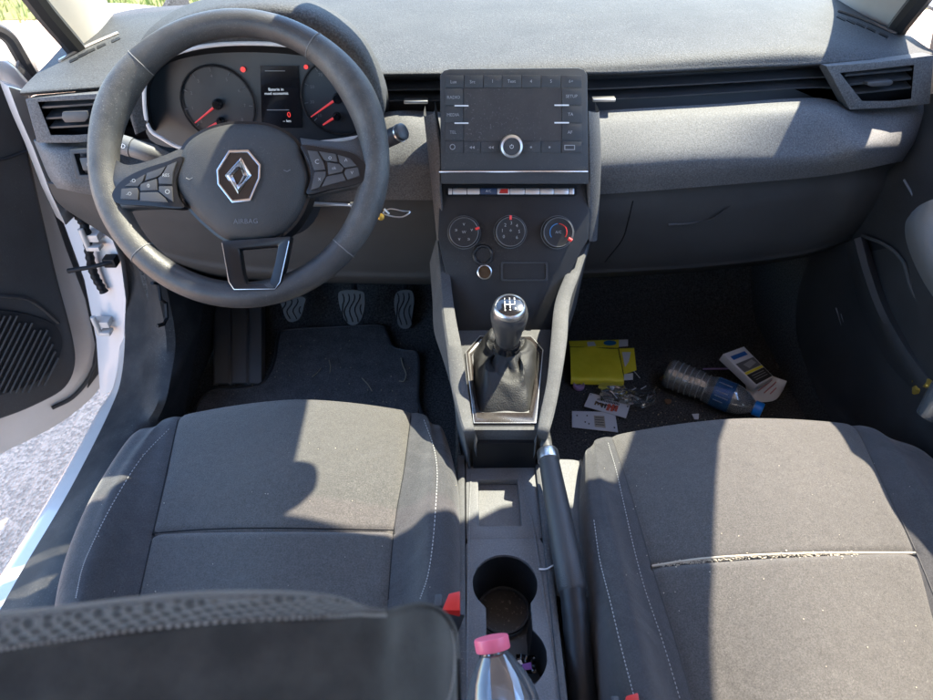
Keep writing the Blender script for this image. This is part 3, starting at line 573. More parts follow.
pan = arc([(160, 134), (153, 108), (156, 82), (170, 66), (203, 58), (245, 56), (290, 58), (322, 64), (343, 82), (356, 108), (352, 134)], 1.035)
m = M(); m.surf([Hb, [(a+b)/2+V((0, 0, .008)) for a, b in zip(Hb, Hmid)], Hmid, Hout3, Hin3], 60, 26); HD = build('cluster_hood', m, MT['dash'], ds, solid=.003, ang=50)
m = M(); m.surf([Hin3, [(a*.5+b*.5) for a, b in zip(Hin3, pan)], pan], 60, 10); build('cluster_bowl', m, MT['black'], HD)
m = M(); m.tube(sp([(p+V((0, -.002, 0))) for p in ([U(200, 151, y=.955), U(180, 147, y=.96), U(163, 138, y=.962)]+Hin3+[U(350, 138, y=.965), U(320, 142, y=.965)])], 80), .0028, 8); build('chrome_line', m, MT['silver'], HD)
PC = Plane(U(250, 100, y=1.005), (0, -1, .12))
cl = build('instrument_panel', plate(PC, [(150, 140), (148, 100), (152, 76), (170, 60), (210, 52), (250, 50), (300, 52), (332, 62), (352, 84), (362, 110), (360, 140), (300, 150), (200, 150)], .01, -.002, 60), MT['cluster'], ds)
def circ(pl, px, py, r, off, n=32, a0=0, a1=2*math.pi): c = pl.P(px, py, off); return [c+pl.u*(r*math.cos(a0+(a1-a0)*k/(n if a1-a0 > 6 else n-1)))+pl.v*(r*math.sin(a0+(a1-a0)*k/(n if a1-a0 > 6 else n-1))) for k in range(n)]
for (cx, cy, nd, sm, sn) in ((218, 104, (195, 123), (221, 121), (206, 129)), (338, 98, (311, 117), (337, 116), (323, 125))):
    m = M(); m.tube(circ(PC, cx, cy, .052, .002, 40), .0016, 6, closed=True); g = build('gauge_ring', m, MT['black'], cl)
    m = M()
    for k in range(9):
        a = R(220-k*32); c = PC.P(cx, cy, .001); d = PC.u*math.cos(a)+PC.v*math.sin(a); e = PC.n.cross(d)
        m.tube([c+d*.044, c+d*.049], .0006, 4)
        m.text(str(k if cx < 300 else k*20+10), c+d*.038, PC.u, PC.v, .0062)
    build('scale_marks', m, MT['dimprint'], cl)
    m = M(); m.tube([PC.P(cx, cy, .006), PC.P(nd[0], nd[1], .006)], [.0021, .0008], 6); m.tube([PC.P(sm[0], sm[1], .006), PC.P(sn[0], sn[1], .006)], [.0022, .0012], 6); build('needle', m, MT['red'], cl)
    m = M(); m.lathe([(.0075, 0), (.0075, .006), (.006, .009)], PC.P(cx, cy, 0), PC.n, 20); m.lathe([(.006, 0), (.006, .006), (.004, .009)], PC.P(sm[0], sm[1], 0), PC.n, 20); build('needle_hub', m, MT['gloss'], cl)
build('display', plate(PC, [(260, 66), (298, 66), (302, 128), (262, 128)], .001, .001), MT['gloss'], cl)
m = M(); m.text('Baterie in', PC.P(276, 89.5, .002), PC.u, PC.v, .0056); m.text('mod economic', PC.P(276.5, 93.5, .002), PC.u, PC.v, .0056); m.text('-- km', PC.P(287, 121, .002), PC.u, PC.v, .0055)
build('lettering', m, MT['lcd'], cl)
m = M(); m.tube([PC.P(265, 71, .002), PC.P(285, 71, .002)], .0005, 4); m.tube([PC.P(267, 110, .002), PC.P(289, 110, .002)], .0005, 4); build('display_line', m, MT['greyprint'], cl)
m = M(); m.text('0', PC.P(289, 115, .002), PC.u, PC.v, .011); m.lathe([(.0036, 0), (.0036, .001)], PC.P(243, 69.5, .001), PC.n, 14); m.lathe([(.003, 0), (.003, .001)], PC.P(306, 67, .001), PC.n, 14); build('warning_lamp', m, MT['redlamp'], cl)

# ------------------------------------------------------------------ radio and climate controls (centre stack)
PR = Plane(U(514, 125, y=.945), (0, -1, .42))
def box4(pl, x0, y0, x1, y1, th, off=0): return plate(pl, [(x0, y0), (x1, y0), (x1, y1), (x0, y1)], th, off)
def rrect(x0, y0, x1, y1, r, k=5):
    o = []
    for (cx, cy, a0) in ((x1-r, y0+r, -90), (x1-r, y1-r, 0), (x0+r, y1-r, 90), (x0+r, y0+r, 180)):
        for i in range(k): a = R(a0+90*i/(k-1)); o.append((cx+r*math.cos(a), cy+r*math.sin(a)))
    return o
rd = build('radio_unit', plate(PR, [(441, 184), (440, 76), (444, 70.5), (450, 69), (578, 68), (584, 69.5), (587.5, 75), (588.5, 184)], .055, 0), MT['radio'], ds, bevel=.0015)
build('screen', box4(PR, 464, 88.5, 561.5, 141, .001, .0012), MT['screen'], rd)
xs = [445, 464, 483.5, 502, 521.5, 541, 561, 582]
for i in range(7): build('radio_button', box4(PR, xs[i]+.35, 75.5, xs[i+1]-.35, 87.5, .002, .002), MT['radio'], rd, bevel=.0004)
for x0, x1 in ((445, 463.5), (562, 582)):
    for y0, y1 in ((88.5, 105.5), (106, 123), (123.5, 140.5)): build('radio_button', box4(PR, x0, y0, x1-.3, y1-.3, .002, .002), MT['radio'], rd, bevel=.0004)
for x0, x1 in ((445, 463.5), (464, 480.5), (481, 499), (523, 541), (541.6, 561), (562, 582)): build('radio_button', box4(PR, x0, 141.5, x1-.3, 153, .002, .002), MT['radio'], rd, bevel=.0004)
m = M()
for x, y, t in ((453.5, 82, 'Lux'), (472.5, 82, 'Src'), (492.5, 81.5, '1'), (511.5, 81.5, 'Text'), (531, 81.5, '4'), (551, 81.5, '5'), (571, 81.5, '6+'), (453.5, 97.5, 'RADIO'), (453, 115, 'MEDIA'), (453, 132.5, 'TEL'), (571.5, 96.5, 'SETUP'), (570.5, 114.5, 'TA'), (570, 132.5, 'AF')):
    m.text(t, PR.P(x, y, .0022), PR.u, PR.v, .0058)
for x in (472, 491): 
    for d in (-1.4, 1.4): m.prism([PR.P(x+d-1.2, 147.5, .0028), PR.P(x+d+1.2, 146, .0028), PR.P(x+d+1.2, 149, .0028)], PR.n*-.0004)
for x in (531, 549.5): m.lathe([(.0014, 0), (.0014, .0006)], PR.P(x, 147.3, .0022), PR.n, 12)
m.ring([PR.P(a, b, .003) for a, b in ((564.5, 145), (575, 145), (575, 150), (564.5, 150))], [PR.P(a, b, .003) for a, b in ((565.2, 145.7), (574.3, 145.7), (574.3, 149.3), (565.2, 149.3))], PR.n*-.001)
m.tube(circ(PR, 452.5, 147, .0034, .003, 16), .0006, 5, closed=True)
build('lettering', m, MT['greyprint'], rd)
m = M()
for x0, x1, y in ((454.5, 468.5, 105.8), (454.5, 468.5, 123.2), (554.5, 569, 105.3), (554.5, 569, 122.8)): box4(PR, x0, y-.7, x1, y+.7, .0015, .0035) and m.prism([PR.P(x0, y-.7, .0035), PR.P(x1, y-.7, .0035), PR.P(x1, y+.7, .0035), PR.P(x0, y+.7, .0035)], PR.n*-.0015)
build('silver_marker', m, MT['white'], rd)
c = PR.P(511, 146.5)
m = M(); m.lathe([(.0148, 0), (.0158, .004), (.0158, .012), (.0148, .0155), (.0122, .0162), (.0118, .0142), (.001, .0138)], c, PR.n, 40); kb = build('volume_knob', m, MT['satin'], rd, ang=30)
m = M(); m.lathe([(.0116, 0), (.0116, .0147), (.001, .0149)], c, PR.n, 30); build('knob_face', m, MT['radio'], rd)
m = M(); m.tube([c+PR.n*.0156+PR.u*(.0024*math.cos(a))+PR.v*(.0024*math.sin(a)) for a in [R(120+k*30) for k in range(11)]], .0004, 4); m.tube([c+PR.n*.0156+PR.v*.001, c+PR.n*.0156+PR.v*.0032], .0004, 4); build('power_symbol', m, MT['white'], rd)
build('chrome_strip', plate(PR, [(439, 171), (588, 170.6), (588, 172.4), (439, 172.8)], .003, .0035), MT['chrome'], rd, bevel=.0006)
# climate panel
PK = Plane(U(512, 215, y=.935), (0, -1, .62))
cp = build('climate_panel', plate(PK, [(440, 178), (589, 178), (590, 215), (589, 238), (575, 262), (560, 300), (552, 335), (458, 335), (452, 300), (443, 262), (438, 238)], .03, 0), MT['stack'], ds, bevel=.002)
m = M(); m.prism([PK.P(*p, .002) for p in rrect(446, 185, 577, 196.5, 3)], PK.n*-.004); build('switch_strip', m, MT['black'], cp)
bx = [448, 452.5, 467, 480, 497, 510, 525, 540, 554, 569, 574.5]
for i in range(len(bx)-1):
    build('switch_key', box4(PK, bx[i]+.3, 188.2, bx[i+1]-.3, 194.4, .004, .0065), MT['darkblue'] if i == 3 else MT['satin'], cp, bevel=.0008)
m = M(); m.prism([PK.P(501, 189, .0072), PK.P(508, 189, .0072), PK.P(508, 193.5, .0072), PK.P(499, 193.5, .0072)], PK.n*-.0004); build('hazard_mark', m, MT['redplastic'], cp)
m = M(); m.text('A/C', PK.P(488.5, 191.2, .0072), PK.u, PK.v, .005); build('lettering', m, MT['white'], cp)
icons = {0: 'v#*#^v', 1: '0123456', 2: ''}
for i, (cx, cy) in enumerate(((464, 232.5), (510, 232), (557, 232.5))):
    c = PK.P(cx, cy)
    m = M(); m.lathe([(.0245, 0), (.0245, .004), (.0225, .006), (.0225, .0145), (.0205, .0165), (.018, .0160), (.001, .0158)], c, PK.n, 44); dl = build('dial', m, MT['stack'], cp, ang=30)
    m = M(); m.tube([c+PK.n*.0160+PK.u*(.0212*math.cos(a))+PK.v*(.0212*math.sin(a)) for a in [2*math.pi*k/40 for k in range(40)]], .0008, 6, closed=True); m.tube([c+PK.n*.0052+PK.u*(.0242*math.cos(a))+PK.v*(.0242*math.sin(a)) for a in [2*math.pi*k/40 for k in range(40)]], .0007, 6, closed=True); build('dial_rim', m, MT['armrest'], dl)
    m = M(); cc = c+PK.n*.0162
    if i == 0:
        for k in range(5):
            a = R(90+72*k); m.text('»'if k % 2 else 'v', cc+PK.u*.012*math.cos(a)+PK.v*.012*math.sin(a), PK.u, PK.v, .008)
        m.text('W', cc, PK.u, PK.v, .006)
    elif i == 1:
        for k in range(7):
            a = R(215-k*43); m.text(str(k), cc+PK.u*.0125*math.cos(a)+PK.v*.0125*math.sin(a), PK.u, PK.v, .0068)
        m.text('*', cc, PK.u, PK.v, .009)
    else: m.text('A/C', cc, PK.u, PK.v, .0055)
    build('dial_marks', m, MT['greyprint'], cp)
    if i == 2:
        for nm, mt, a0, a1 in (('cold_arc', 'blueline', 95, 215), ('warm_arc', 'redplastic', -35, 85)):
            m = M(); m.tube([cc+PK.u*(.0125*math.cos(R(a0+(a1-a0)*k/12)))+PK.v*(.0125*math.sin(R(a0+(a1-a0)*k/12))) for k in range(13)], .0007, 5); build(nm, m, MT[mt], cp)
    ang = (15, 90, -32)[i]; d = PK.u*math.cos(R(ang))+PK.v*math.sin(R(ang)); m = M(); m.tube([cc+d*.0175, cc+d*.0235], .0018 if i < 2 else .0026, 8); build('pointer', m, MT['red'], cp)
m = M(); m.tube(circ(PK, 483, 255, .0135, .002, 24), .0025, 6, closed=True); build('socket_surround', m, MT['stack'], cp)
m = M(); c = PK.P(484.5, 272); m.lathe([(.0088, -.001), (.0108, 0), (.0112, .003), (.0095, .004), (.0090, -.012)], c, PK.n, 30, cap0=False, cap1=False); ps = build('power_socket', m, MT['satin'], cp)
m = M(); m.lathe([(.0092, -.004), (.0001, -.004)], c+PK.n*.0055, PK.n, 24); build('socket_core', m, MT['brown'], ps)
m = M(); m.ring([PK.P(*p, .003) for p in rrect(501, 262, 548, 281, 2)], [PK.P(*p, .003) for p in rrect(503, 263.5, 546, 279.5, 2)], PK.n*-.006); build('blank_cover', m, MT['dark'], cp)
# stack side cheeks (grey strips either side of the radio)
for nm, a, b in ((0, [(424, 116), (428, 150), (432, 190), (437, 240)], [(434, 112), (441, 150), (441, 190), (446, 240)]), (1, [(599, 112), (601, 150), (600, 190), (597, 240)], [(587, 110), (588, 150), (589, 190), (588, 240)])):
    m = M(); A = [U(x, y, y=.975-.02*i/3) for i, (x, y) in enumerate(a)]; B = [U(x, y, y=.955-.02*i/3) for i, (x, y) in enumerate(b)]; B2 = [p+V((0, .04, 0)) for p in B]; A2 = [p+V((0, .04, 0)) for p in A]
    m.surf([A2, A, B, B2], 20, 14); build('stack_cheek', m, MT['fascia'], ds)

# ------------------------------------------------------------------ steering wheel
WT = R(38); WN = V((.02, -math.cos(WT), math.sin(WT))).normalized()
PW = Plane(CAM+ray(240, 160)*.868, WN)
sw = thing('steering_wheel', PW.O, 'dusty grey leather steering wheel with diamond badge and black lower spoke', 'steering wheel')
WC = PW.O
def rimpt(a, rad=.166): return WC+PW.u*(rad*math.cos(a))+PW.v*(rad*math.sin(a))
def rimr(a):
    d = math.degrees(a) % 360
    r = .0162
    for c, wd, am in ((28, 20, .0042), (152, 20, .0042), (345, 18, .002), (195, 18, .002)):
        e = abs((d-c+180) % 360-180); r += am*math.exp(-(e/wd)**2)
    return r
def rimseg(a0, a1, n, sc_=1.0):
    m = M(); A = [a0+(a1-a0)*k/(n-1) for k in range(n)]
    rings = []
    for a in A:
        p = rimpt(a); d = (p-WC).normalized(); rr = rimr(a)*sc_
        rings.append([p+d*(rr*math.cos(t))*1.0+PW.n*(rr*math.sin(t))*1.08 for t in [2*math.pi*k/24 for k in range(24)]])
    m.grid(rings, cu=True); return m
segs = ((R(55), R(134), 'leather'), (R(134), R(222), 'leatherdirty'), (R(222), R(318), 'leather'), (R(318), R(415), 'leatherdirty'))
for a0, a1, mt in segs: build('rim', rimseg(a0, a1, 50), MT[mt], sw)
for a in (R(55), R(134), R(222), R(318)):
    m = M(); p = rimpt(a); d = (p-WC).normalized(); rr = rimr(a)*1.012; m.tube([p+d*(rr*math.cos(t))+PW.n*(rr*math.sin(t)*1.08) for t in [2*math.pi*k/30 for k in range(30)]], .0007, 5, closed=True)
    build('rim_seam', m, MT['rimthread'], sw)
# hub: domed airbag cover
hub = [(246, 124), (268, 126), (288, 135), (300, 149), (308, 168), (310, 183), (303, 208), (291, 226), (276, 237), (248, 242), (226, 239), (208, 226), (192, 210), (178, 191), (174, 178), (178, 162), (188, 143), (206, 131), (226, 125)]
def scaled(pts, s, c=(243, 182)): return [(c[0]+(x-c[0])*s, c[1]+(y-c[1])*s) for x, y in pts]
lev = ((1.0, -.012), (1.0, .004), (.965, .012), (.88, .018), (.72, .023), (.5, .026), (.25, .0275), (.02, .028))
m = M(); m.grid([sp([PW.P(x, y, o) for x, y in scaled(hub, s)], 72, True) for s, o in lev], cu=True); ab = build('airbag_cover', m, MT['airbag'], sw, ang=50)
m = M(); m.ring(sp([PW.P(x, y, .002) for x, y in scaled(hub, 1.045)], 72, True), sp([PW.P(x, y, .003) for x, y in scaled(hub, 1.0)], 72, True), PW.n*-.03); build('hub_trim', m, MT['podgloss'], sw, ang=50)
TH = bvh(ab)
# badge
hexo = [(229, 151), (248, 150.5), (260, 165), (259.5, 178), (250, 200), (232, 202), (218, 184), (217, 170)]
hc = (239, 176); PB = Plane(PW.P(239, 176, .0275), PW.n)
m = M(); m.ring([PB.P(x, y, .003) for x, y in scaled(hexo, 1.03, hc)], [PB.P(x, y, .003) for x, y in scaled(hexo, .93, hc)], PB.n*-.008); bd = build('badge', m, MT['chrome'], sw, bevel=.0006)
m = M(); m.prism([PB.P(x, y, .0012) for x, y in scaled(hexo, .95, hc)], PB.n*-.006); build('badge_ground', m, MT['gloss'], bd)
# interlaced diamond: faceted prism bars
do = [(241, 157.5), (251.5, 175.5), (238, 194), (225, 175.5)]; di = [(240, 167), (243.3, 175.5), (238, 185), (233, 175.5)]
m = M()
for k in range(4):
    a, b = do[k], do[(k+1) % 4]; c, d = di[(k+1) % 4], di[k]
    e, f_ = ((a[0]+d[0])/2, (a[1]+d[1])/2), ((b[0]+c[0])/2, (b[1]+c[1])/2)
    A, B, C_, D = [PB.P(*p, .002) for p in (a, b, c, d)]; E, F_ = PB.P(*e, .0065), PB.P(*f_, .0065)
    m.quad(A, B, F_, E); m.quad(E, F_, C_, D)
build('badge_diamond', m, MT['chrome'], bd, flat=True)
m = M()
for t, px, py, s in (('AIRBAG', 246, 221.5, .0085),):
    h = hit(TH, px, py, .001); m.text(t, h, PW.u, PW.v, s)
for px, py in ((190, 179), (287, 171)):
    h = hit(TH, px, py, .001); m.tube([h-PW.u*.004+PW.v*.001, h-PW.v*.001, h+PW.u*.004+PW.v*.001], .0006, 5)
build('lettering', m, MT['dimprint'], sw)
# spokes (soft skin into the rim) and switch pods
m = M(); m.surf([[PW.P(x, y, o) for x, y, o in r] for r in (((186, 146, .0), (160, 157, .006), (130, 165, .008), (112, 158, .004)), ((182, 158, .008), (155, 170, .012), (125, 178, .014), (106, 178, .010)), ((180, 180, .006), (150, 185, .01), (120, 190, .012), (103, 190, .008)), ((186, 205, .008), (150, 205, .012), (124, 206, .013), (108, 208, .010)), ((192, 210, -.004), (150, 210, .0), (126, 213, .002), (114, 224, .004)))], 24, 24); build('spoke', m, MT['leather'], sw, solid=.006)
m = M(); m.surf([[PW.P(x, y, o) for x, y, o in r] for r in (((300, 138, .0), (325, 141, .006), (348, 141, .008), (362, 134, .004)), ((302, 146, .008), (330, 149, .012), (355, 155, .014), (372, 158, .010)), ((306, 165, .006), (335, 168, .01), (360, 170, .012), (375, 172, .008)), ((308, 194, .008), (335, 188, .012), (362, 184, .013), (374, 188, .010)), ((304, 200, -.004), (335, 194, .0), (358, 190, .002), (372, 200, .004)))], 24, 24); build('spoke', m, MT['leather'], sw, solid=.006)
Lp = [(183, 157), (165, 162), (143, 169), (125, 178), (114, 189), (112, 199), (121, 204), (150, 206), (183, 208), (178, 196), (176, 180)]
Rp = [(301, 145), (328, 148.5), (350, 152), (362, 160), (368, 170), (366, 178), (357, 184), (330, 189.5), (307, 194), (311, 178), (308, 160)]
for pts, keys in ((Lp, (((124, 186), (145, 174), (143, 181), (138, 186.5)), ((146.5, 173), (166, 166), (161, 174.5), (157, 177), (144.5, 181)), ((167.5, 165), (177, 161), (173, 172), (172, 184.5), (158.5, 184), (158, 178), (162, 175)), ((121, 188.5), (137, 187.5), (138.5, 191), (138, 200), (120, 199)), ((140, 184), (156.5, 178.5), (157.5, 190), (140, 191)), ((158.5, 186), (172, 186), (173, 202), (166, 197), (158.5, 191)), ((139.5, 192.3), (157.5, 192), (165, 198), (168, 202.5), (139.5, 201)))),
                  (Rp, (((307, 150), (317, 151), (323.5, 162), (325.5, 170), (314, 170.8)), ((318.5, 151), (336, 154), (338, 162), (326, 161), (323.5, 159)), ((337.3, 154.4), (350, 158), (357, 166), (344.5, 168), (339.3, 162)), ((327, 162), (339, 163.8), (344, 168), (342, 172), (328, 174.8)), ((345.5, 169), (358.3, 167), (360, 176), (347.5, 180), (344, 173)), ((314.5, 171.8), (326, 171.2), (326, 175.5), (319.5, 187.5), (310.5, 190.5)), ((326.5, 176.5), (343, 173.3), (346.3, 180.5), (321, 187.2))))):
    sp_ = build('switch_pod', plate(PW, pts, .016, .0165, 60), MT['podgloss'], sw, bevel=.0012)
    for k in keys:
        c = (sum(p[0] for p in k)/len(k), sum(p[1] for p in k)/len(k)); build('switch_key', plate(PW, scaled(k, .97, c), .004, .0190), MT['button'], sp_, bevel=.0006)
    m = M()
    for t, px, py, s in ((('-O', 133, 181, .006), ('-O', 129, 194, .006), ('0', 148.5, 186, .0065), ('RES', 166, 175.5, .0055), ('O', 167.5, 192, .008)) if pts is Lp else (('C', 317, 162, .008), ('o', 330, 157.5, .008), ('^', 346, 161.5, .009), ('ok', 334, 168.3, .005), ('v', 352, 172.3, .008), ('x', 319.5, 178.8, .007))):
        m.text(t, PW.P(px, py, .0196), PW.u, PW.v, s)
    build('lettering', m, MT['greyprint'], sp_)
# lower spoke: gloss black U
lo = [(221, 241), (224, 262), (229, 282), (234, 291), (275, 290.5), (280, 284), (286, 262), (291, 236)]
li = [(239, 249), (241, 262), (243, 274), (246, 284), (269, 284), (272, 274), (275, 262), (278, 246)]
m = M(); m.ring([PW.P(x, y, .0185) for x, y in lo], [PW.P(x, y, .0145) for x, y in li], PW.n*-.018); build('lower_spoke', m, MT['podgloss'], sw, bevel=.002)
m = M(); m.tube([PW.P(x, y, .0195) for x, y in ((222, 243), (229, 282), (234, 289.5), (275, 289), (280, 282), (289, 241))], .0005, 6); build('spoke_edge', m, MT['satin'], sw)
# column shroud and stalks
col = thing('steering_column', PW.O+V((0, .15, -.05)), 'dark steering column shroud behind the wheel', 'column')
m = M(); m.lathe([(.045, .0), (.05, -.05), (.055, -.11), (.06, -.18)], WC-PW.n*.03+V((-.0, .0, -.01)), PW.n, 28); build('column_shroud', m, MT['dark'], col)
st = thing('light_stalk', U(140, 150, y=.90), 'grey light stalk with white lamp symbols left of the wheel hub', 'stalk', 'column stalks')
a = U(117, 143, y=.90); b = U(172, 160, y=.89); d = b-a; L_ = d.length
m = M(); m.lathe([(.0105, 0), (.0128, .002), (.0132, L_*.28)], a, d, 24); build('stalk_ring', m, MT['armrest'], st)
m = M(); m.lathe([(.0120, L_*.285), (.0124, L_*.3), (.0126, L_*.7), (.011, L_*.73), (.009, L_*.9), (.004, L_), (.004, L_*1.6)], a, d, 24); build('stalk_body', m, MT['armrest'], st)
m = M(); q = a+d*.16; nn = (CAM-q); nn = (nn-d.normalized()*nn.dot(d.normalized())).normalized(); uu = d.normalized(); vv = nn.cross(uu)
if vv.z < 0: vv = -vv
m.text('OD', q+nn*.0138-vv*.002, uu, vv, .008); build('lettering', m, MT['white'], st)
st2 = thing('wiper_stalk', U(392, 136, y=.93), 'short wiper stalk with silver ringed end right of the wheel', 'stalk', 'column stalks')
a = U(404, 131, y=.915); b = U(372, 147, y=.94); d = b-a; L_ = d.length
m = M(); m.lathe([(.0085, 0), (.0115, .002), (.0115, .007)], a, d, 24); build('end_cap', m, MT['radio'], st2)
m = M(); m.lathe([(.0122, .0072), (.0122, .0095)], a, d, 24); build('silver_ring', m, MT['satin'], st2)
m = M(); m.lathe([(.0112, .0098), (.0118, .02), (.010, L_), (.006, L_*3.2)], a, d, 24); build('stalk_body', m, MT['dark'], st2)
ky = thing('ignition_key', U(340, 204, y=.93), 'metal key rod and wire key ring hanging behind the wheel rim', 'key')
m = M(); m.tube([U(310, 204, y=.93), U(345, 205, y=.93), U(358, 206, y=.93)], [.004, .0026, .0026], 8); m.box(U(354, 205, y=.93), (.01, .004, .008)); build('key_blade', m, MT['satin'], ky)
m = M(); m.tube(sp([U(383, 213, y=.93), U(390, 209, y=.935), U(402, 211, y=.935), U(410, 212, y=.93), U(402, 217, y=.925), U(390, 216, y=.925)], 30, True), .0011, 6, closed=True); m.tube([U(384, 209, y=.93), U(389, 214, y=.93)], .002, 6); build('key_ring', m, MT['satin'], ky)
m = M(); m.lathe([(.001, -.004), (.005, -.002), (.005, .003), (.001, .005)], U(381, 217, y=.925), (0, -1, .4), 12); build('amber_bead', m, MT['gold'], ky)

# ------------------------------------------------------------------ centre console
cs_ = thing('centre_console', (0, .6, 0), 'grey centre console with gear surround, tray and twin cup holders between the seats', 'console')
# gear deck
ZR = (.468, .452, .434, .418, .398, .384, .376, .340, .302)
RLo = [U(a, b, z=z) for (a, b), z in zip(((436, 240), (439, 275), (442, 313), (447, 350), (451, 385), (459, 418), (464, 434), (468, 447), (471, 461)), ZR)]
RLi = [U(a, b, z=z) for (a, b), z in zip(((446, 240), (450, 275), (455, 313), (462, 350), (467, 385), (472, 418), (475, 432), (479, 444), (482, 460)), ZR)]
RRi = [U(a, b, z=z) for (a, b), z in zip(((580, 240), (566, 273), (555, 303), (551, 340), (547, 380), (540, 415), (537, 432), (533, 444), (530, 460)), ZR)]
RRo = [U(a, b, z=z) for (a, b), z in zip(((591, 240), (580, 273), (570, 303), (567, 340), (561, 380), (554, 415), (548, 434), (543, 447), (539, 461)), ZR)]
for A, B, sg_ in ((RLo, RLi, 1), (RRo, RRi, -1)):
    out1 = [p+V(((-.012 if sg_ > 0 and i < 3 else .004)*sg_, .004, -.045*(1 if i < 7 else .2))) for i, p in enumerate(A)]
    rws = [[V((p.x+.05*sg_, p.y+.02, min(p.z, .12))) for p in A], [V((p.x+.010*sg_, p.y+.01, p.z-.14)) for p in A], out1, A, [(a*.85+b*.15)+V((0, 0, .0022)) for a, b in zip(A, B)], [(a*.15+b*.85)+V((0, 0, .0018)) for a, b in zip(A, B)], B, [p+V((0, 0, -.04)) for p in B]]
    m = M(); m.grid([sp(r, 60) for r in rws]); build('side_rail', m, MT['console'], cs_, ang=35)
PG = Plane((0, .7, .372), (0, -.06, 1), up=V((0, 1, 0))); PG.u = V((1, 0, 0)); PG.v = V((0, 1, 0))
m = M(); m.ring([PG.P(*p) for p in ((456, 326), (556, 326), (551, 360), (546, 400), (541, 430), (471, 430), (466, 400), (459, 360))], [PG.P(*p) for p in ((478, 342), (540, 342), (540, 365), (537, 395), (534, 418), (478, 418), (474, 395), (473, 365))], V((0, 0, -.03))); build('gear_deck', m, MT['console'], cs_, bevel=.003)
m = M(); o = [PG.P(*p, .004) for p in ((480, 336), (531, 336), (543, 350), (539, 390), (536, 423), (474, 423), (470, 388), (466, 352))]; i_ = [PG.P(*p, .001) for p in ((482, 342), (528, 342), (537, 353), (533, 390), (529, 412), (480, 412), (475.5, 388), (472, 355))]
m.ring(o, i_, V((0, 0, -.012))); gf = build('boot_frame', m, MT['framegloss'], cs_, bevel=.003)
m = M(); m.tube([p+V((0, 0, .0)) for p in o], .0007, 6, closed=True); build('edge_highlight', m, MT['satin'], cs_)  # thin bright line standing in for reflections along the frame bevel
# housing block under the gear deck
yb_ = U(505, 431, z=.366).y
hr = M()
for z0, z1, t0, t1 in ((.368, .362, .0, .0015), (.362, .335, .0015, .004), (.335, .298, .004, .009)):
    pass
lv = []
for z, t in ((.369, .004), (.366, .0005), (.355, .001), (.33, .004), (.298, .009)):
    lv.append([V((x, y, z)) for x, y in rrect(-.0515+t, yb_+t*.6, .0475-t, yb_+.16, .014, 6)])
m = M(); m.grid(lv, cu=True); m.f.append(tuple(range(len(lv[0])))); build('housing_rear', m, MT['dark'], cs_, ang=50)
m = M(); m.box((.0, .70, .315), (.085, .12, .07)); build('housing_core', m, MT['black'], cs_)
ZC = .30
# tray deck with recess and cup holder deck with openings
xl, xr = -.053, .043
def rowpt(x, y, z=ZC): return V((x, y, z))
tl, tR_, tf, tb = -.036, .018, .620, .545
m = M(); m.ring([rowpt(xl, .655), rowpt(xr, .655), rowpt(xr, .525), rowpt(xl, .525)], [rowpt(tl, tf), rowpt(tR_, tf), rowpt(tR_, tb), rowpt(tl, tb)], V((0, 0, -.014))); build('tray_deck', m, MT['deck'], cs_, bevel=.0025)
m = M(); m.box(((tl+tR_)/2, (tf+tb)/2, ZC-.0135), (tR_-tl+.004, tf-tb+.004, .004)); build('tray_floor', m, MT['deck'], cs_)
c1 = U(505, 583, z=ZC); c2 = U(513, 655, z=ZC); mid = (c1+c2)/2
def inside(p): return (p-c1).length < .0385 or (p-c2).length < .037 or (abs(p.x-mid.x) < .026 and c2.y < p.y < c1.y)
inn_ = []
for k in range(96):
    a = 2*math.pi*k/96; d = V((math.cos(a), math.sin(a), 0)); r = .1
    while r > .005 and not inside(mid+d*r): r -= .0005
    inn_.append(mid+d*r)
out_ = []
y0, y1 = .248, .525
for k in range(96):
    a = 2*math.pi*k/96; d = V((math.cos(a), math.sin(a), 0)); ts = []
    if d.x > 1e-6: ts.append((xr-mid.x)/d.x)
    if d.x < -1e-6: ts.append((xl-mid.x)/d.x)
    if d.y > 1e-6: ts.append((y1-mid.y)/d.y)
    if d.y < -1e-6: ts.append((y0-mid.y)/d.y)
    out_.append(mid+d*min(ts))
inn_ = [mid+(p-mid)*min(1, .985*(q-mid).length/(p-mid).length) for p, q in zip(inn_, out_)]
m = M(); m.grid([[p+V((0, 0, -.03)) for p in out_], out_, [p+(q-p)*.03 for p, q in zip(inn_, out_)], [p+V((0, 0, -.003)) for p in inn_]], cu=True); ch = build('cup_holder', m, MT['deck'], cs_, ang=30)
m = M(); m.grid([[p+V((0, 0, -.003)) for p in inn_], [mid+(p-mid)*.96+V((0, 0, -.075)) for p in inn_]], cu=True); build('cup_well', m, MT['stack'], ch, ang=30)
m = M(); m.prism([mid+(p-mid)*.965+V((0, 0, -.072)) for p in inn_], V((0, 0, -.004))); build('cup_floor', m, mat('cup_floor', (.03, .032, .035), .5, dust=.9, dusts=30, col2=(.04, .042, .045), cs=40), ch)
m = M(); m.tube([c1+V((.031*math.cos(a), .031*math.sin(a)+.003, -.066)) for a in [2*math.pi*k/40 for k in range(40)]], .0022, 6, closed=True); build('cup_ring', m, MT['dark'], ch)
for pts_ in (((519, 474), (526, 500), (534, 530), (541, 575), (549, 630), (557, 680), (561, 705)), ((471, 474), (469, 520), (468, 580), (467, 640), (466, 700))):
    m = M(); m.tube(sp([U(a, b, z=ZC-.0003) for a, b in pts_], 40), .0016, 8, sy=.8); build('console_ridge', m, MT['deck'], cs_)
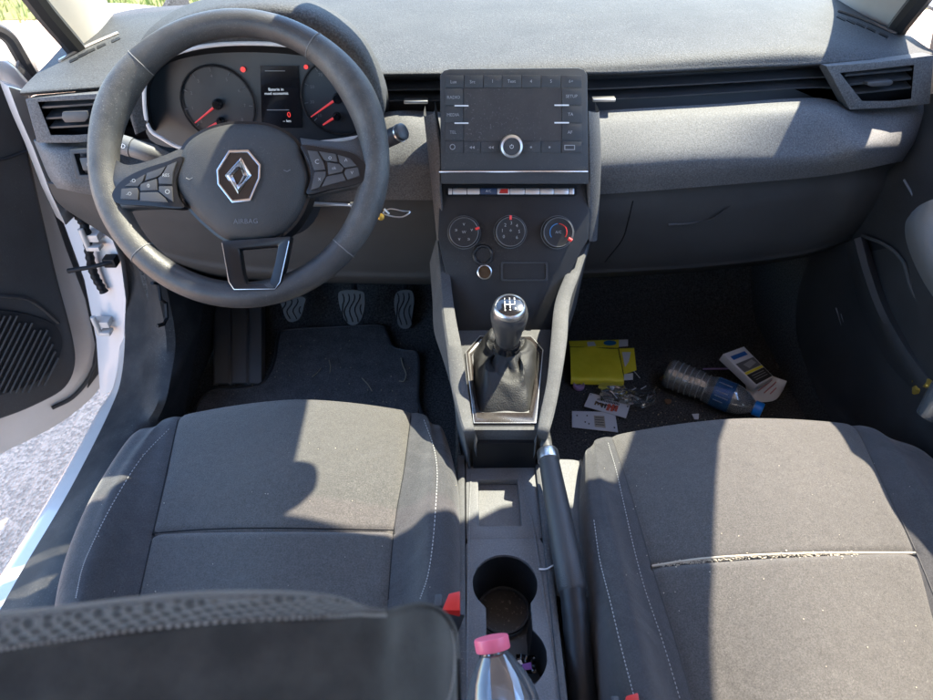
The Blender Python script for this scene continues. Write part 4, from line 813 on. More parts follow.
# raised lips left and right, brake channel
m = M(); m.box((xl-.006, .45, ZC-.05), (.010, .42, .112)); m.box((xr+.004, .45, ZC-.05), (.008, .42, .110)); build('console_lip', m, MT['console'], cs_, bevel=.003)
m = M(); m.surf([[V((.052, y, z-.004)), V((.075, y, z-.006)), V((.105, y, z-.010)), V((.112+(.62-y)*.03, y, z-.03)), V((.114+(.62-y)*.03, y, .02))] for y, z in ((.66, .30), (.60, .30), (.5, .297), (.45, .296))], 20, 20); build('brake_surround', m, MT['deck'], cs_)
m = M(); m.surf([[V((.050, y, .25)), V((.08, y, .24)), V((.112, y, .25)), V((.121, y, .285)), V((.126, y, .285)), V((.132, y, .02))] for y in (.449, .36, .22)], 24, 10); build('brake_channel', m, MT['dark'], cs_)
m = M(); m.box((.0, .05, ZC-.05), (.12, .39, .10)); build('console_rear', m, MT['console'], cs_, bevel=.008)
# tunnel carpet sides
m = M(); m.box((.01, .75, .10), (.16, 1.0, .2)); build('tunnel', m, MT['carpet'], cs_, bevel=.02)
# loose cable on the console edge
cb = thing('white_cable', U(545, 568, z=.305), 'short white cable end poking out beside the handbrake', 'cable')
m = M(); m.tube(sp([U(539, 569, z=.303), U(546, 569, z=.305), U(552, 566, z=.307), U(556, 564, z=.303)], 14), .0011, 6); build('cable', m, MT['white'], cb)

# ------------------------------------------------------------------ gear lever
KC = U(509, 318, z=.475); BC = V((KC.x+.0, .745, .385))
gl = thing('gear_lever', BC, 'gear lever with silver topped knob showing the shift pattern and creased black gaiter', 'gear lever')
ax = V((0, -.22, 1)).normalized()
m = M(); prof = [(.013, -.052), (.0165, -.048), (.0175, -.040), (.019, -.030), (.0225, -.014), (.0248, 0), (.0252, .008), (.0238, .016), (.0215, .020)]
m.lathe([(r, h) for r, h in prof], KC, ax, 36); kb = build('knob', m, MT['knob'], gl, ang=50)
m = M(); m.lathe([(.0222, .0165), (.0228, .019), (.0212, .0245), (.0188, .0262), (.0182, .0250)], KC, ax, 36, cap0=False, cap1=False); build('silver_collar', m, MT['satin'], gl)
m = M(); m.lathe([(.0184, .0248), (.014, .0262), (.0005, .0268)], KC, ax, 32); build('knob_cap', m, MT['gloss'], gl)
u_ = V((1, 0, 0)); v_ = ax.cross(u_); kc = KC+ax*.0274; m = M()
for x in (-.0065, 0, .0065): m.tube([kc+u_*x+v_*.006, kc+u_*x-v_*.006 if x < .006 else kc+u_*x+v_*0], .0007, 5)
m.tube([kc-u_*.0065, kc+u_*.0065], .0007, 5)
for t, x, y in (('1', -.0065, .0095), ('3', 0, .0095), ('5', .0065, .0095), ('2', -.0065, -.0095), ('4', 0, -.0095), ('R', .0075, -.0075)): m.text(t, kc+u_*x+v_*y, u_, v_, .005)
build('shift_pattern', m, MT['white'], gl)
m = M(); m.lathe([(.017, -.066), (.0195, -.062), (.018, -.058), (.0185, -.052), (.0165, -.048)], KC, ax, 28); build('collar', m, MT['gloss'], gl)
# gaiter: pleated
base_o = [PG.P(*p, -.004) for p in ((484, 341), (508, 341), (533, 341), (538, 352), (536, 373), (533, 393), (529, 413), (505, 413), (480, 413), (475.5, 393), (474, 373), (472, 354))]
bc = sum(base_o, V((0, 0, 0)))/12; rings = []
tc = KC-ax*.064
N_ = 96
bo = sp(base_o, N_, True)
for j in range(15):
    t = j/14; row = []
    for k in range(N_):
        a = 2*math.pi*k/N_; p = bo[k]
        q = tc + (u_*((p-bc).x)+V((0, 1, 0))*((p-bc).y)).normalized()*.0175
        s = p*(1-t)+q*t; bul = math.sin(math.pi*t)
        fold = (.0140*(abs(math.sin(2.0*a+2.6*t+.4))-.55)+.006*(abs(math.sin(3.5*a-4.2*t))-.5))*bul
        dr_ = (p-bc).normalized(); s = s+dr_*(fold-.006*bul)+V((0, 0, .014*math.sin(math.pi*min(1, t*1.4))*(1+.5*math.sin(3*a+1)) + .003*math.sin(t*16+2*math.sin(a*2))*bul))
        row.append(s)
    rings.append(row)
m = M(); m.grid(rings, cu=True); build('gaiter', m, MT['boot'], gl, ang=70)

# ------------------------------------------------------------------ handbrake
hb = thing('handbrake', U(578, 620, z=.29), 'black handbrake lever with silver collar lying beside the cup holders', 'handbrake')
a = U(549, 461, z=.350); b = U(573, 592, z=.320)
ax2 = (a-b).normalized(); LL = (a-b).length
m = M(); m.lathe([(.0145, 0), (.0170, .004), (.0168, LL*.25), (.0158, LL*.5), (.0142, LL*.8), (.0132, LL)], b, ax2, 28); build('grip', m, mat('brake_grip', (.035, .036, .038), .42, grain=.5, gs=900, vor=True, spec=.5), hb)
m = M(); m.lathe([(.0132, LL), (.0145, LL+.001), (.0140, LL+.014), (.0125, LL+.0165), (.009, LL+.0155)], b, ax2, 28); build('silver_collar', m, MT['satin'], hb)
m = M(); m.lathe([(.0085, LL+.01), (.0080, LL+.026), (.0055, LL+.032), (.0005, LL+.034)], b, ax2, 20); build('release_button', m, MT['button'], hb)
m = M(); c = U(583, 700, z=.27); m.tube(sp([b+ax2*.004, b*.8+c*.2, b*.5+c*.5, c, U(586, 760, z=.25)], 40), [.0150+.0002*math.sin(i*.9) for i in range(40)], 20); build('gaiter', m, MT['stack'], hb)

# ------------------------------------------------------------------ seats
def seat_cushion(root, cols, crease_v=3.0, ns=3, ne=5):
    def fn(u, v):
        dz = 0
        for s_ in (ns, ne):
            dz -= .0035*math.exp(-((u-s_)/.05)**2)
        if ns < u < ne: dz -= .0055*math.exp(-((v-crease_v)/.04)**2); dz += .005*math.sin(math.pi*(u-ns)/(ne-ns))
        return V((0, 0, dz))
    m = M(); m.surf(cols, 150, 150, fn); return m
def mkrows(spec):
    rows = []
    for r in spec:
        row = []
        P = [U(a, b, z=c) for a, b, c in r]
        row.append(V((P[0].x-.004, P[0].y, .08))); row += P; row.append(V((P[-1].x+.004, P[-1].y, .08)))
        rows.append(row)
    f = rows[0]
    lip = [V((p.x*.98+.02*f[4].x, p.y+.004, max(.08, p.z-.035))) for p in f]; lip2 = [V((p.x*.97+.03*f[4].x, p.y-.03, .08)) for p in f]
    return [lip2, lip]+rows
dsp = [((132, 445, .285), (152, 429, .31), (178, 419, .305), (296, 406, .315), (411, 415, .305), (432, 425, .31), (446, 440, .285)),
       ((98, 500, .30), (114, 482, .338), (165, 478, .325), (287, 472, .335), (404, 470, .325), (436, 462, .338), (458, 485, .30)),
       ((72, 556, .30), (90, 543, .346), (152, 533, .32), (271, 532, .33), (394, 530, .32), (432, 520, .344), (461, 545, .30)),
       ((58, 612, .30), (76, 600, .350), (138, 600, .31), (265, 600, .325), (388, 600, .31), (430, 590, .344), (460, 610, .30)),
       ((50, 700, .30), (68, 692, .352), (128, 690, .30), (258, 690, .315), (384, 690, .30), (428, 685, .344), (457, 700, .30)),
       ((45, 800, .30), (60, 792, .352), (118, 790, .30), (252, 790, .315), (380, 790, .30), (426, 785, .344), (455, 800, .30))]
psp = [((581, 468, .285), (592, 449, .31), (613, 439, .305), (735, 425, .315), (857, 428, .305), (893, 440, .305), (932, 468, .285)),
       ((580, 520, .30), (600, 500, .338), (631, 494, .325), (756, 488, .335), (886, 487, .325), (930, 490, .335), (975, 530, .30)),
       ((590, 590, .30), (618, 572, .344), (652, 566, .32), (783, 558, .335), (916, 552, .32), (965, 560, .34), (1010, 600, .30)),
       ((600, 655, .30), (634, 640, .346), (673, 632, .31), (803, 625, .33), (936, 622, .31), (992, 630, .345), (1035, 665, .30)),
       ((612, 735, .30), (650, 722, .350), (697, 718, .30), (820, 712, .32), (960, 710, .30), (1015, 715, .345), (1060, 740, .30)),
       ((625, 820, .30), (665, 812, .350), (715, 806, .30), (840, 800, .315), (980, 800, .30), (1035, 805, .345), (1080, 830, .30))]
def split_fab(o):
    # central panels get the seat fabric, bolsters the darker one, by grid column
    o.data.materials.append(MT['fabricside'])
def make_seat(name, loc, label, spec, group):
    root = thing(name, loc, label, 'car seat', group)
    rows = mkrows(spec); NU = 150; NV = 150
    m = seat_cushion(root, rows, 4.0)
    # indices of the quads in the side columns go to the bolster mesh
    side = M(); cen = M(); side.v = m.v; cen.v = m.v; k = len(rows[0])-1
    for idx, f in enumerate(m.f):
        i = idx % (NU-1); u = (i+.5)/(NU-1)*k
        (cen if 3 < u < 5 else side).f.append(f)
    c = build('cushion', cen, MT['fabric'], root, ang=80); s_ = build('bolster', side, MT['fabricside'], root, ang=80)
    for o in (c, s_):
        bm = bmesh.new(); bm.from_mesh(o.data); bmesh.ops.delete(bm, geom=[v for v in bm.verts if not v.link_faces], context='VERTS'); bm.to_mesh(o.data); bm.free()
    return root, c, s_
sd, dc, dsd = make_seat('driver_seat', (-.33, .45, .05), 'dark fabric driver seat with sun patch on cushion, backrest top nearest the camera', dsp, 'front seats')
sp2, pc, psd = make_seat('passenger_seat', (.34, .45, .05), 'dark fabric passenger seat half in sun with crumbs along its centre seam', psp, 'front seats')
TS = bvh(dc, dsd, pc, psd)
# stitching
for ln, n in (([(76, 598), (82, 570), (92, 545), (112, 505), (140, 460), (170, 428)], 70), ([(424, 420), (433, 445), (437, 470), (436, 500), (433, 540), (428, 575), (420, 600)], 60)): build('stitching', dashes(TS, ln, n, .0004, .0007), MT['thread'], sd)
m = M()
for ln in ([(178, 420), (167, 470), (153, 533), (138, 600)], [(411, 416), (404, 470), (394, 530), (388, 600)]): build('seam', drape(TS, ln, 60, -.0003, .0009), MT['black'], sd)
build('seam', drape(TS, [(153, 533), (210, 529), (271, 528), (340, 529), (394, 530)], 60, -.001, .0014), MT['black'], sd)
for ln, n in (([(608, 443), (616, 470), (624, 505), (633, 545), (645, 590), (662, 640), (680, 700)], 80), ([(594, 520), (600, 560), (610, 600), (622, 650), (635, 700)], 50)): build('stitching', dashes(TS, ln, n, .0004, .0006), MT['thread'], sp2)
m = M()
for ln in ([(613, 440), (631, 494), (652, 566), (673, 632), (692, 700)], [(857, 429), (886, 487), (916, 552), (936, 600)]): build('seam', drape(TS, ln, 70, -.0002, .0010), MT['piping'], sp2)
m = M(); drape(TS, [(652, 566), (700, 559), (760, 555), (830, 553), (916, 553)], 90, -.0002, .0017, m=m)
for i in range(420):
    x = 658+(i/420)**.9*200; y = 566-12*math.sin(min(1, (x-652)/180)*1.57)+random.gauss(0, 1.3)
    h = hit(TS, x, y, .0005)
    if h: m.box(h, (random.uniform(.0006, .0018),)*3, Matrix.Rotation(random.random()*3, 3, 'Z'))
build('seam_crumbs', m, MT['crumb'], sp2)
m = M()
for i in range(190):
    x, y = random.uniform(70, 930), random.uniform(430, 690)
    h = hit(TS, x, y, .0005)
    if h and random.random() < .5: s_ = random.uniform(.0004, .0011); m.box(h, (s_, s_, s_), Matrix.Rotation(random.random()*3, 3, 'Z'))
tag(build('lint', m, MT['crumb']), 'scattered pale crumbs and lint on both seat cushions', 'crumbs', kind='stuff')
# driver backrest seen from behind at the bottom left
def rz(pts, z): return [U(a, b, z=z) for a, b in pts]
tp = [(-150, 640, .79), (-60, 620, .79), (0, 612, .79), (60, 606, .79), (120, 599, .79), (200, 592, .79), (280, 592, .79), (335, 599, .788), (365, 607, .785), (386, 611, .780), (402, 607, .772), (420, 604, .764), (438, 608, .754), (450, 618, .742), (457, 634, .73), (459, 660, .715)]
sti = [(-150, 690), (-60, 662), (0, 648), (60, 639), (120, 630), (200, 622), (280, 617), (335, 614.5), (365, 613.2), (386, 613.5), (402, 610), (420, 607), (437, 611), (448, 621), (455, 637), (457, 662)]
f0 = [U(a, b, z=c) for a, b, c in tp]; s0 = [U(a, b, z=c-.003) for (a, b), (_, _, c) in zip(sti, tp)]
nC = len(tp)
def dn(P, dy, dz, dx=0): return [V((p.x+dx*(k/(nC-1))**3, p.y+dy, p.z+dz)) for k, p in enumerate(P)]
bulge = [(a+b)/2+V((0, 0, .007 if k < 8 else .0015)) for k, (a, b) in enumerate(zip(f0, s0))]
rows = [[V((p.x, p.y+.02, p.z-.26)) for p in f0], dn(f0, .014, -.05), dn(f0, .003, -.006), bulge, s0, dn(s0, -.005, -.0015), dn(s0, -.03, -.012), dn(s0, -.075, -.05), dn(s0, -.105, -.16), [V((p.x, p.y-.11, .42)) for p in s0], [V((p.x, p.y-.08, .15)) for p in s0]]
def wr(u, v):
    g = 0
    if abs(v-4) < .4: g -= .0016*math.exp(-((v-4.0)/.07)**2)
    return V((0, 0, g+.0012*math.sin(u*2.3+v*1.7)*math.sin(v*2.1)*(1 if v > 4.3 else 0)))
m = M(); NU_, NV_ = 150, 110; m.surf(rows, NU_, NV_, wr)
kn = M(); cl_ = M(); kn.v = m.v; cl_.v = m.v
for idx, f in enumerate(m.f):
    u = (idx % (NU_-1)+.5)/(NU_-1)*(nC-1); v = (idx//(NU_-1)+.5)/(NV_-1)*(len(rows)-1)
    (kn if v < 4.0 and u < 9.0 else cl_).f.append(f)
BK = build('knit_panel', kn, MT['knit'], sd, ang=80); BB = build('backrest_rear', cl_, MT['backcloth'], sd, ang=80)
for o in (BK, BB):
    bm = bmesh.new(); bm.from_mesh(o.data); bmesh.ops.delete(bm, geom=[v for v in bm.verts if not v.link_faces], context='VERTS'); bm.to_mesh(o.data); bm.free()
TB = bvh(BK, BB)
m = M(); dashes(TB, [(x, y+1.6) for x, y in sti[2:10]], 62, .0005, .0008, .55, m=m); build('stitching', m, MT['thread'], sd)
m = M(); dashes(TB, [(451, 630), (454, 650), (452, 680), (446, 705)], 22, .0004, .0005, m=m); build('stitching', m, MT['thread'], sd)
# passenger backrest, behind the view
m = M(); m.surf([[V((x, y, z)) for x in (.12, .2, .36, .52, .60)] for y, z in ((.16, .30), (.02, .5), (-.12, .75), (-.17, .88), (-.24, .87), (-.22, .6), (-.02, .25))], 24, 40); build('backrest', m, MT['fabric'], sp2, ang=80)

# buckles
def buckle(cx, cy, z, label, s=.85):
    t = thing('seat_belt_buckle', U(cx, cy, z=z-.04), label, 'buckle', 'seat belt buckles')
    c = U(cx, cy, z=z)
    m = M(); m.box(c+V((-.004, -.004, -.028)), (.034, .018, .06), Matrix.Rotation(R(12), 3, 'Y')); build('buckle_body', m, MT['dark'], t, bevel=.004)
    m = M(); m.prism([c+V((-.006, -.012, .007)), c+V((.013, -.013, .0075)), c+V((.013, .009, .009)), c+V((.001, .006, .009))], V((0, 0, -.018))); build('release_key', m, MT['redplastic'], t, bevel=.0012)
    m = M(); m.box(c+V((-.010, .0, .003)), (.008, .014, .008)); build('latch_slot', m, MT['radio'], t, bevel=.0015)
    return t
buckle(448, 603, .36, 'red seat belt buckle beside the driver seat and the cup holder')
buckle(625, 706, .345, 'red seat belt buckle at the bottom edge by the passenger seat')

# ------------------------------------------------------------------ footwell things
fm = thing('floor_mat', U(330, 380, z=0), 'dark carpet floor mat with bound edge below the pedals', 'floor mat')
mo = [(192, 425), (197, 404), (212, 390), (245, 388), (263, 382), (274, 362), (278, 338), (285, 330), (330, 327), (378, 325), (386, 332), (392, 346), (404, 350), (416, 352), (419, 365), (418, 400), (416, 470), (185, 470)]
MO = [U(x, y, z=.012) for x, y in mo]
m = M(); m.prism(MO, V((0, 0, -.006))); build('mat_sheet', m, MT['matcarpet'], fm)
m = M(); m.tube(sp(MO, 90, True), .0035, 6, closed=True, sy=.7); build('mat_edge', m, MT['rubber'], fm)
fr = thing('footrest', U(235, 385, z=0), 'ribbed dark plastic footrest left of the floor mat', 'footrest')
m = M(); rows = []
for px0, dz in ((213, 0), (216, .008), (229, .010), (231, .002), (233, .010), (247, .010), (249, .002), (251, .010), (262, .006), (264, -.02)):
    rows.append([U(px0, y, y=yy)+V((0, -.0, dz)) for y, yy in ((386, 1.135), (350, 1.22), (305, 1.36), (285, 1.42))])
m.grid(rows); build('rest_plate', m, MT['armrest'], fr, solid=.01, bevel=.002)
def pedal(name, outline, yy, label, tilt, lines):
    c = (sum(p[0] for p in outline)/len(outline), sum(p[1] for p in outline)/len(outline))
    PP = Plane(U(*c, y=yy), (0, -1, tilt))
    t = thing(name, PP.O+V((0, .05, -.05)), label, 'pedal', 'foot pedals')
    pad = build('pad', plate(PP, outline, .012, 0, 30), MT['pedal'], t, bevel=.002)
    m = M()
    x0 = min(p[0] for p in outline); x1 = max(p[0] for p in outline); y0 = min(p[1] for p in outline); y1 = max(p[1] for p in outline)
    for k in range(lines):
        fx = x0+(x1-x0)*(k+.7)/lines; P = []
        for q in range(9):
            y = y0+3+(y1-y0-6)*q/8; x = fx+2.2*math.sin(q/8*7+.3*k)-(y-y0)*.08
            # stay inside outline
            w_ = 1
            if min(p[0] for p in outline)+2 < x < x1-2: P.append(PP.P(x, y, .0012))
        if len(P) > 2: m.tube(P, .0014, 5)
    build('groove', m, MT['black'], pad)
    m = M(); m.tube(sp([PP.P(c[0], c[1]-8, -.012), PP.P(c[0]+1, y0-12, -.03), PP.O+V((.01, .14, .28))], 16), .007, 8); build('arm', m, MT['black'], t)
pedal('clutch_pedal', [(280, 296), (304, 297), (304, 306), (300, 318), (292, 322), (286, 319), (282, 308)], 1.28, 'worn clutch pedal, leftmost of three, partly behind the wheel rim', .7, 4)
pedal('brake_pedal', [(340, 291), (362, 291), (365, 300), (364, 312), (359, 323), (350, 325), (344, 318), (339, 304)], 1.28, 'worn brake pedal with wavy grooves, middle of three', .7, 5)
pedal('accelerator_pedal', [(397, 292), (410, 290), (414, 297), (413, 312), (410, 327), (401, 328), (397, 320), (394, 304)], 1.34, 'narrow accelerator pedal, rightmost of three', .7, 4)
m = M(); 
for x0, y0, x1, y1 in ((312, 377, 321, 368), (362, 378, 372, 391), (329, 360, 330, 372)): m.tube([U(x0, y0, z=.016), U((x0+x1)/2+1, (y0+y1)/2, z=.019), U(x1, y1, z=.016)], .0008, 5)
m.tube(sp([U(401, 358, z=.015), U(403, 366, z=.018), U(406, 374, z=.018), U(404, 381, z=.016), U(399, 381, z=.016)], 14), .0011, 5)
for i in range(60):
    x, y = random.uniform(205, 425), random.uniform(340, 410); s_ = random.uniform(.0006, .0016); m.box(U(x, y, z=.015), (s_, s_*1.4, s_), Matrix.Rotation(random.random()*3, 3, 'Z'))
for i in range(240):
    x, y = random.uniform(572, 790), random.uniform(385, 470); s_ = random.uniform(.0005, .0016); m.box(U(x, y, z=.003), (s_, s_*1.4, s_), Matrix.Rotation(random.random()*3, 3, 'Z'))
tag(build('floor_litter', m, MT['straw']), 'dry stalks and small crumbs strewn over mat and carpet', 'litter', kind='stuff')
m = M(); 
for cx, cy in ((668, 401), (664, 378)):
    m.prism(sp([U(cx+4*math.cos(a)*random.uniform(.7, 1.2), cy+2.6*math.sin(a)*random.uniform(.7, 1.2), z=.004+random.uniform(0, .002)) for a in [R(k*45) for k in range(8)]], 16, True), V((0, 0, -.001)))
tag(build('dead_leaf', m, MT['brown']), 'small brown leaf scraps on the passenger carpet by the bottle', 'leaf scraps', kind='stuff')

# ------------------------------------------------------------------ things on the passenger floor
def zplane(z, tilt=0): return Plane((0, 1, z), (0, -tilt, 1), up=V((0, 1, 0)))
# yellow carton, opened at its right end
yb = thing('yellow_carton', U(605, 380, z=0), 'opened yellow cardboard box with blue oval print on the passenger floor', 'carton')
Z1 = .022
A, B, C_, D = U(570, 347, z=Z1), U(618, 349, z=Z1), U(624, 379, z=Z1), U(571, 378, z=Z1)
m = M(); m.surf([[((A*(1-s_)+B*s_)*(1-t_)+(D*(1-s_)+C_*s_)*t_)+V((0, 0, random.uniform(-.0022, .0012))) for s_ in [k/6 for k in range(7)]] for t_ in [k/4 for k in range(5)]]+[[D*(1-k/6)+C_*(k/6)+V((0, -.003-random.random()*.003, -.014)) for k in range(7)]], 40, 30); build('box_body', m, MT['yellow'], yb, solid=.0012)
A2, B2 = U(570, 341, z=.012), U(626, 339, z=.012)
m = M(); m.prism([U(569, 341, z=.021), U(627, 339.5, z=.021), U(618, 347.5, z=.024), U(570, 346, z=.024)], V((0, .0, -.0012))); build('rear_flap', m, MT['yellow'], yb)
m = M(); m.prism([U(619, 339.8, z=.0228), U(628, 339.5, z=.0228), U(628, 346, z=.0228), U(619, 346.5, z=.0250)], V((0, 0, -.0008))); build('white_print', m, MT['card'], yb); m = M(); m.prism([U(587, 342, z=.0232), U(594, 341.5, z=.0232), U(596, 345.5, z=.0254), U(588, 346, z=.0254)], V((0, 0, -.0008))); build('white_print', m, MT['card'], yb)
m = M(); m.prism([U(610+6.5*math.cos(R(k*24)), 342.8+2.4*math.sin(R(k*24)), z=.0250) for k in range(15)], V((0, 0, -.0008))); build('blue_print', m, mat('teal_print', (.005, .14, .33), .5), yb)
m = M(); m.prism([U(619, 348.5, z=.0250), U(634, 348, z=.030), U(636.5, 370, z=.028), U(624, 374, z=.0250)], V((0, 0, -.001))); build('side_flap', m, MT['yellow'], yb)
m = M(); m.prism([U(622, 352, z=.0285), U(631, 352, z=.0312), U(629, 361, z=.0300), U(625, 367, z=.0284)], V((0, 0, -.0008))); m.prism([U(624, 374, z=.018), U(633, 373, z=.018), U(633, 379.5, z=.018), U(624, 380, z=.018)], V((0, 0, -.0008))); build('inner_flap', m, MT['card'], yb)
# crumpled film
fl = thing('plastic_wrapper', U(635, 388, z=0), 'crumpled clear plastic wrapper in front of the yellow carton', 'wrapper')
m = M(); rows = []
for j in range(7):
    row = []
    for i in range(11):
        x = 600+i*5.6; y = 381+j*3.0+i*1.2-(0 if i < 8 else (i-8)*3); row.append(U(x+random.uniform(-2, 2), y+random.uniform(-1.5, 1.5), z=.008+.026*random.random()*math.sin(math.pi*(j+.5)/7)))
    rows.append(row)
m.surf(rows, 70, 44); build('film', m, MT['film'], fl, ang=25)
m = M()
for (a, b) in (((634, 371), (640, 378)), ((641, 389), (646, 386)), ((612, 392), (617, 398)), ((632, 390), (636, 388))):
    m.tube([U(*a, z=.036), U(*b, z=.034)], .0008, 5)
build('painted_glint', m, MT['card'], fl)  # white bars painted as glints of light on the clear film
pcap = thing('purple_bottle_cap', U(579, 386, z=0), 'pale purple round cap below the yellow carton', 'cap')
c = U(578.5, 386.5, z=.004); m = M(); m.lathe([(.0125, 0), (.0128, .006), (.011, .0085), (.0098, .0078), (.0095, .004), (.0005, .004)], c, (0, -.15, 1), 28); build('cap_shell', m, MT['purple'], pcap); m = M(); m.tube([c+V((-.005, .0, .0055)), c+V((.004, .001, .0055))], .001, 5); build('cap_mark', m, MT['blackprint'], pcap)
def card(name, pts, label, draw, z=.006):
    t = thing(name, U(*pts[0], z=0), label, 'card', 'printed cards on the floor')
    PZ = zplane(z)
    m = M(); m.prism([U(x, y, z=z) for x, y in pts], V((0, 0, -.0012))); build('card_sheet', m, MT['card'], t)
    draw(t, pts, z)
    return t
def bil(pts, s, t): a, b, c, d = [V((*p, 0)) for p in pts]; q = (a*(1-s)+b*s)*(1-t)+(d*(1-s)+c*s)*t; return q.x, q.y
def patch(m, pts, s0, t0, s1, t1, z): m.prism([U(*bil(pts, s, t), z=z) for s, t in ((s0, t0), (s1, t0), (s1, t1), (s0, t1))], V((0, 0, -.0002)))
def draw1(t, pts, z):
    m = M(); r_ = M(); g = M()
    for k in range(16):
        s = .22+k*.034; patch(m, pts, s, .18+random.uniform(0, .08), s+.022, .36, z+.0004)
        patch(m if k % 2 else g, pts, s-.02, .42+random.uniform(0, .1), s+.02, .66+random.uniform(-.1, .12), z+.0004)
    patch(r_, pts, .5, .42, .57, .86, z+.0006); patch(r_, pts, .60, .38, .66, .84, z+.0006); patch(r_, pts, .69, .40, .75, .78, z+.0006); patch(r_, pts, .5, .58, .75, .66, z+.0007)
    patch(m, pts, .03, .05, .05, .12, z+.0004); patch(m, pts, .94, .25, .97, .35, z+.0004)
    build('black_print', m, MT['blackprint'], t); build('red_print', r_, MT['redprint'], t); build('brown_print', g, MT['brown'], t)
def draw2(t, pts, z):
    m = M(); b = M()
    patch(b, pts, .50, .22, .74, .85, z+.0004)
    for s, q in ((.10, .22), (.28, .58), (.33, .2), (.36, .66), (.92, .75)): patch(m, pts, s, q, s+.03, q+.08, z+.0004)
    for k in range(4): patch(m, pts, .52, .3+k*.13, .72, .33+k*.13, z+.0006)
    build('black_print', m, MT['blackprint'], t); build('beige_print', b, MT['beige'], t)
card('printed_card', [(590, 393), (631, 402), (626, 418), (584, 406)], 'white card with red and black lettering, the upper of two', draw1, .008)
card('printed_card', [(572, 411), (615, 412), (618, 432), (572, 427)], 'mostly blank white card with a beige square, the lower of two', draw2, .005)
# cigarette style packet
pk = thing('cardboard_packet', U(752, 380, z=.02), 'white cardboard packet with blue and yellow print leaning on the bottle', 'packet')
PZ = [(723, 354), (744, 346.5), (774, 377), (757, 386)]; zt = (.075, .075, .05, .05)
TQ = [U(x, y, z=z) for (x, y), z in zip(PZ, zt)]
nrm = (TQ[1]-TQ[0]).cross(TQ[3]-TQ[0]).normalized()
if nrm.z < 0: nrm = -nrm
m = M(); m.prism(TQ, nrm*-.022); build('carton', m, MT['card'], pk, bevel=.001)
def pq(s, t, o): return (TQ[0]*(1-s)+TQ[1]*s)*(1-t)+(TQ[3]*(1-s)+TQ[2]*s)*t+nrm*o
def pat(nm, s0, t0, s1, t1, mt, o=.0005): m = M(); m.prism([pq(s0, t0, o), pq(s1, t0, o), pq(s1, t1, o), pq(s0, t1, o)], nrm*-.0003); return build(nm, m, MT[mt], pk)
pat('blue_mark', .15, .12, .85, .23, 'bluecard'); pat('picture', .06, .34, .96, .60, 'dimprint'); pat('yellow_stripe', .04, .61, .97, .67, 'yellow'); pat('black_band', .04, .68, .97, .96, 'blackprint')
m = M()
for k in range(3): m.prism([pq(.2, .74+k*.06, .0009), pq(.85, .74+k*.06, .0009), pq(.85, .755+k*.06, .0009), pq(.2, .755+k*.06, .0009)], nrm*-.0002)
m.prism([pq(.3, .42, .0009), pq(.8, .38, .0009), pq(.85, .5, .0009), pq(.4, .56, .0009)], nrm*-.0002); build('pale_print', m, MT['greyprint'], pk)
lf = thing('paper_leaflet', U(765, 390, z=0), 'curved white paper leaflet with pink print beneath the packet', 'leaflet')
m = M(); L1 = [(742, 366), (752, 372), (765, 374), (787, 381)]; L2 = [(748, 398), (760, 402), (775, 400), (783, 390)]
m.surf([[U(x, y, z=.022+.004*i) for i, (x, y) in enumerate(L1)], [U((a[0]+b[0])/2, (a[1]+b[1])/2, z=.02) for a, b in zip(L1, L2)], [U(x, y, z=.006) for x, y in L2]], 16, 10); LF = build('sheet', m, MT['card'], lf, solid=.0005)
TL = bvh(LF); m = M()
for pts in ([(758, 391), (766, 385), (772, 380)], [(764, 393), (772, 386), (776, 382)], [(770, 394), (776, 388)]): drape(TL, pts, 8, .0008, .0012, m=m)
build('pink_print', m, mat('pink_print', (.5, .2, .22), .6), lf)
pn = thing('purple_straw', U(715, 368, z=0), 'thin purple straw behind the blue capped bottle', 'straw')
m = M(); m.tube([U(703, 369, z=.02), U(730, 368.5, z=.02)], .0016, 6); build('tube', m, MT['purple'], pn)
wc = thing('paper_scrap', U(696, 422, z=0), 'tiny white paper scrap in front of the passenger seat', 'scrap')
m = M(); m.prism([U(692, 414, z=.006), U(699, 413.5, z=.010), U(698.5, 419, z=.008), U(694.5, 419, z=.005)], V((0, 0, -.001))); build('scrap', m, MT['card'], wc)
# water bottle lying
def bottle(root, O, axis, prof, cap_prof, mcap, pm='pet'):
    m = M(); m.lathe(prof+[(r-.0006, h) for r, h in reversed(prof)], O, axis, 40, cap0=False, cap1=False); build('bottle_shell', m, MT[pm], root, ang=30)
    m = M(); m.lathe(cap_prof, O, axis, 30); cp_ = build('cap', m, mcap, root, ang=35)
wb = thing('water_bottle', U(700, 390, z=0), 'clear plastic water bottle with blue cap lying on the passenger floor', 'bottle', 'clear plastic bottles')
a = U(667, 372, z=.040); b = U(758, 409, z=.032); d = b-a; L_ = d.length; k_ = L_
prof = [(.004, .003), (.018, .002), (.027, 0), (.031, .006), (.0315, .02)]
nrib = 7
for i in range(12):
    t = i/12; prof.append((.0308-(.003*math.exp(-((t-.85)/.25)**2)), .024+t*(L_*.50-.024)))
prof += [(.032, L_*.52), (.032, L_*.74), (.030, L_*.79), (.024, L_*.87), (.016, L_*.93), (.013, L_*.95), (.013, L_*.985)]
bottle(wb, a, d, prof, [(.0152, L_*.955), (.0156, L_*.965), (.0156, L_*1.03), (.0145, L_*1.045), (.001, L_*1.047)], MT['bluecap'], 'petfloor')
m = M(); m.lathe([(.0325, L_*.53), (.0326, L_*.73)], a, d, 40, cap0=False, cap1=False); lab = build('label_band', m, MT['petblue'], wb)
for k in range(1): pass
m = M(); dd = d.normalized(); nn = (CAM-(a+d*.63)).normalized(); nn = (nn-dd*nn.dot(dd)).normalized(); vv = nn.cross(dd)
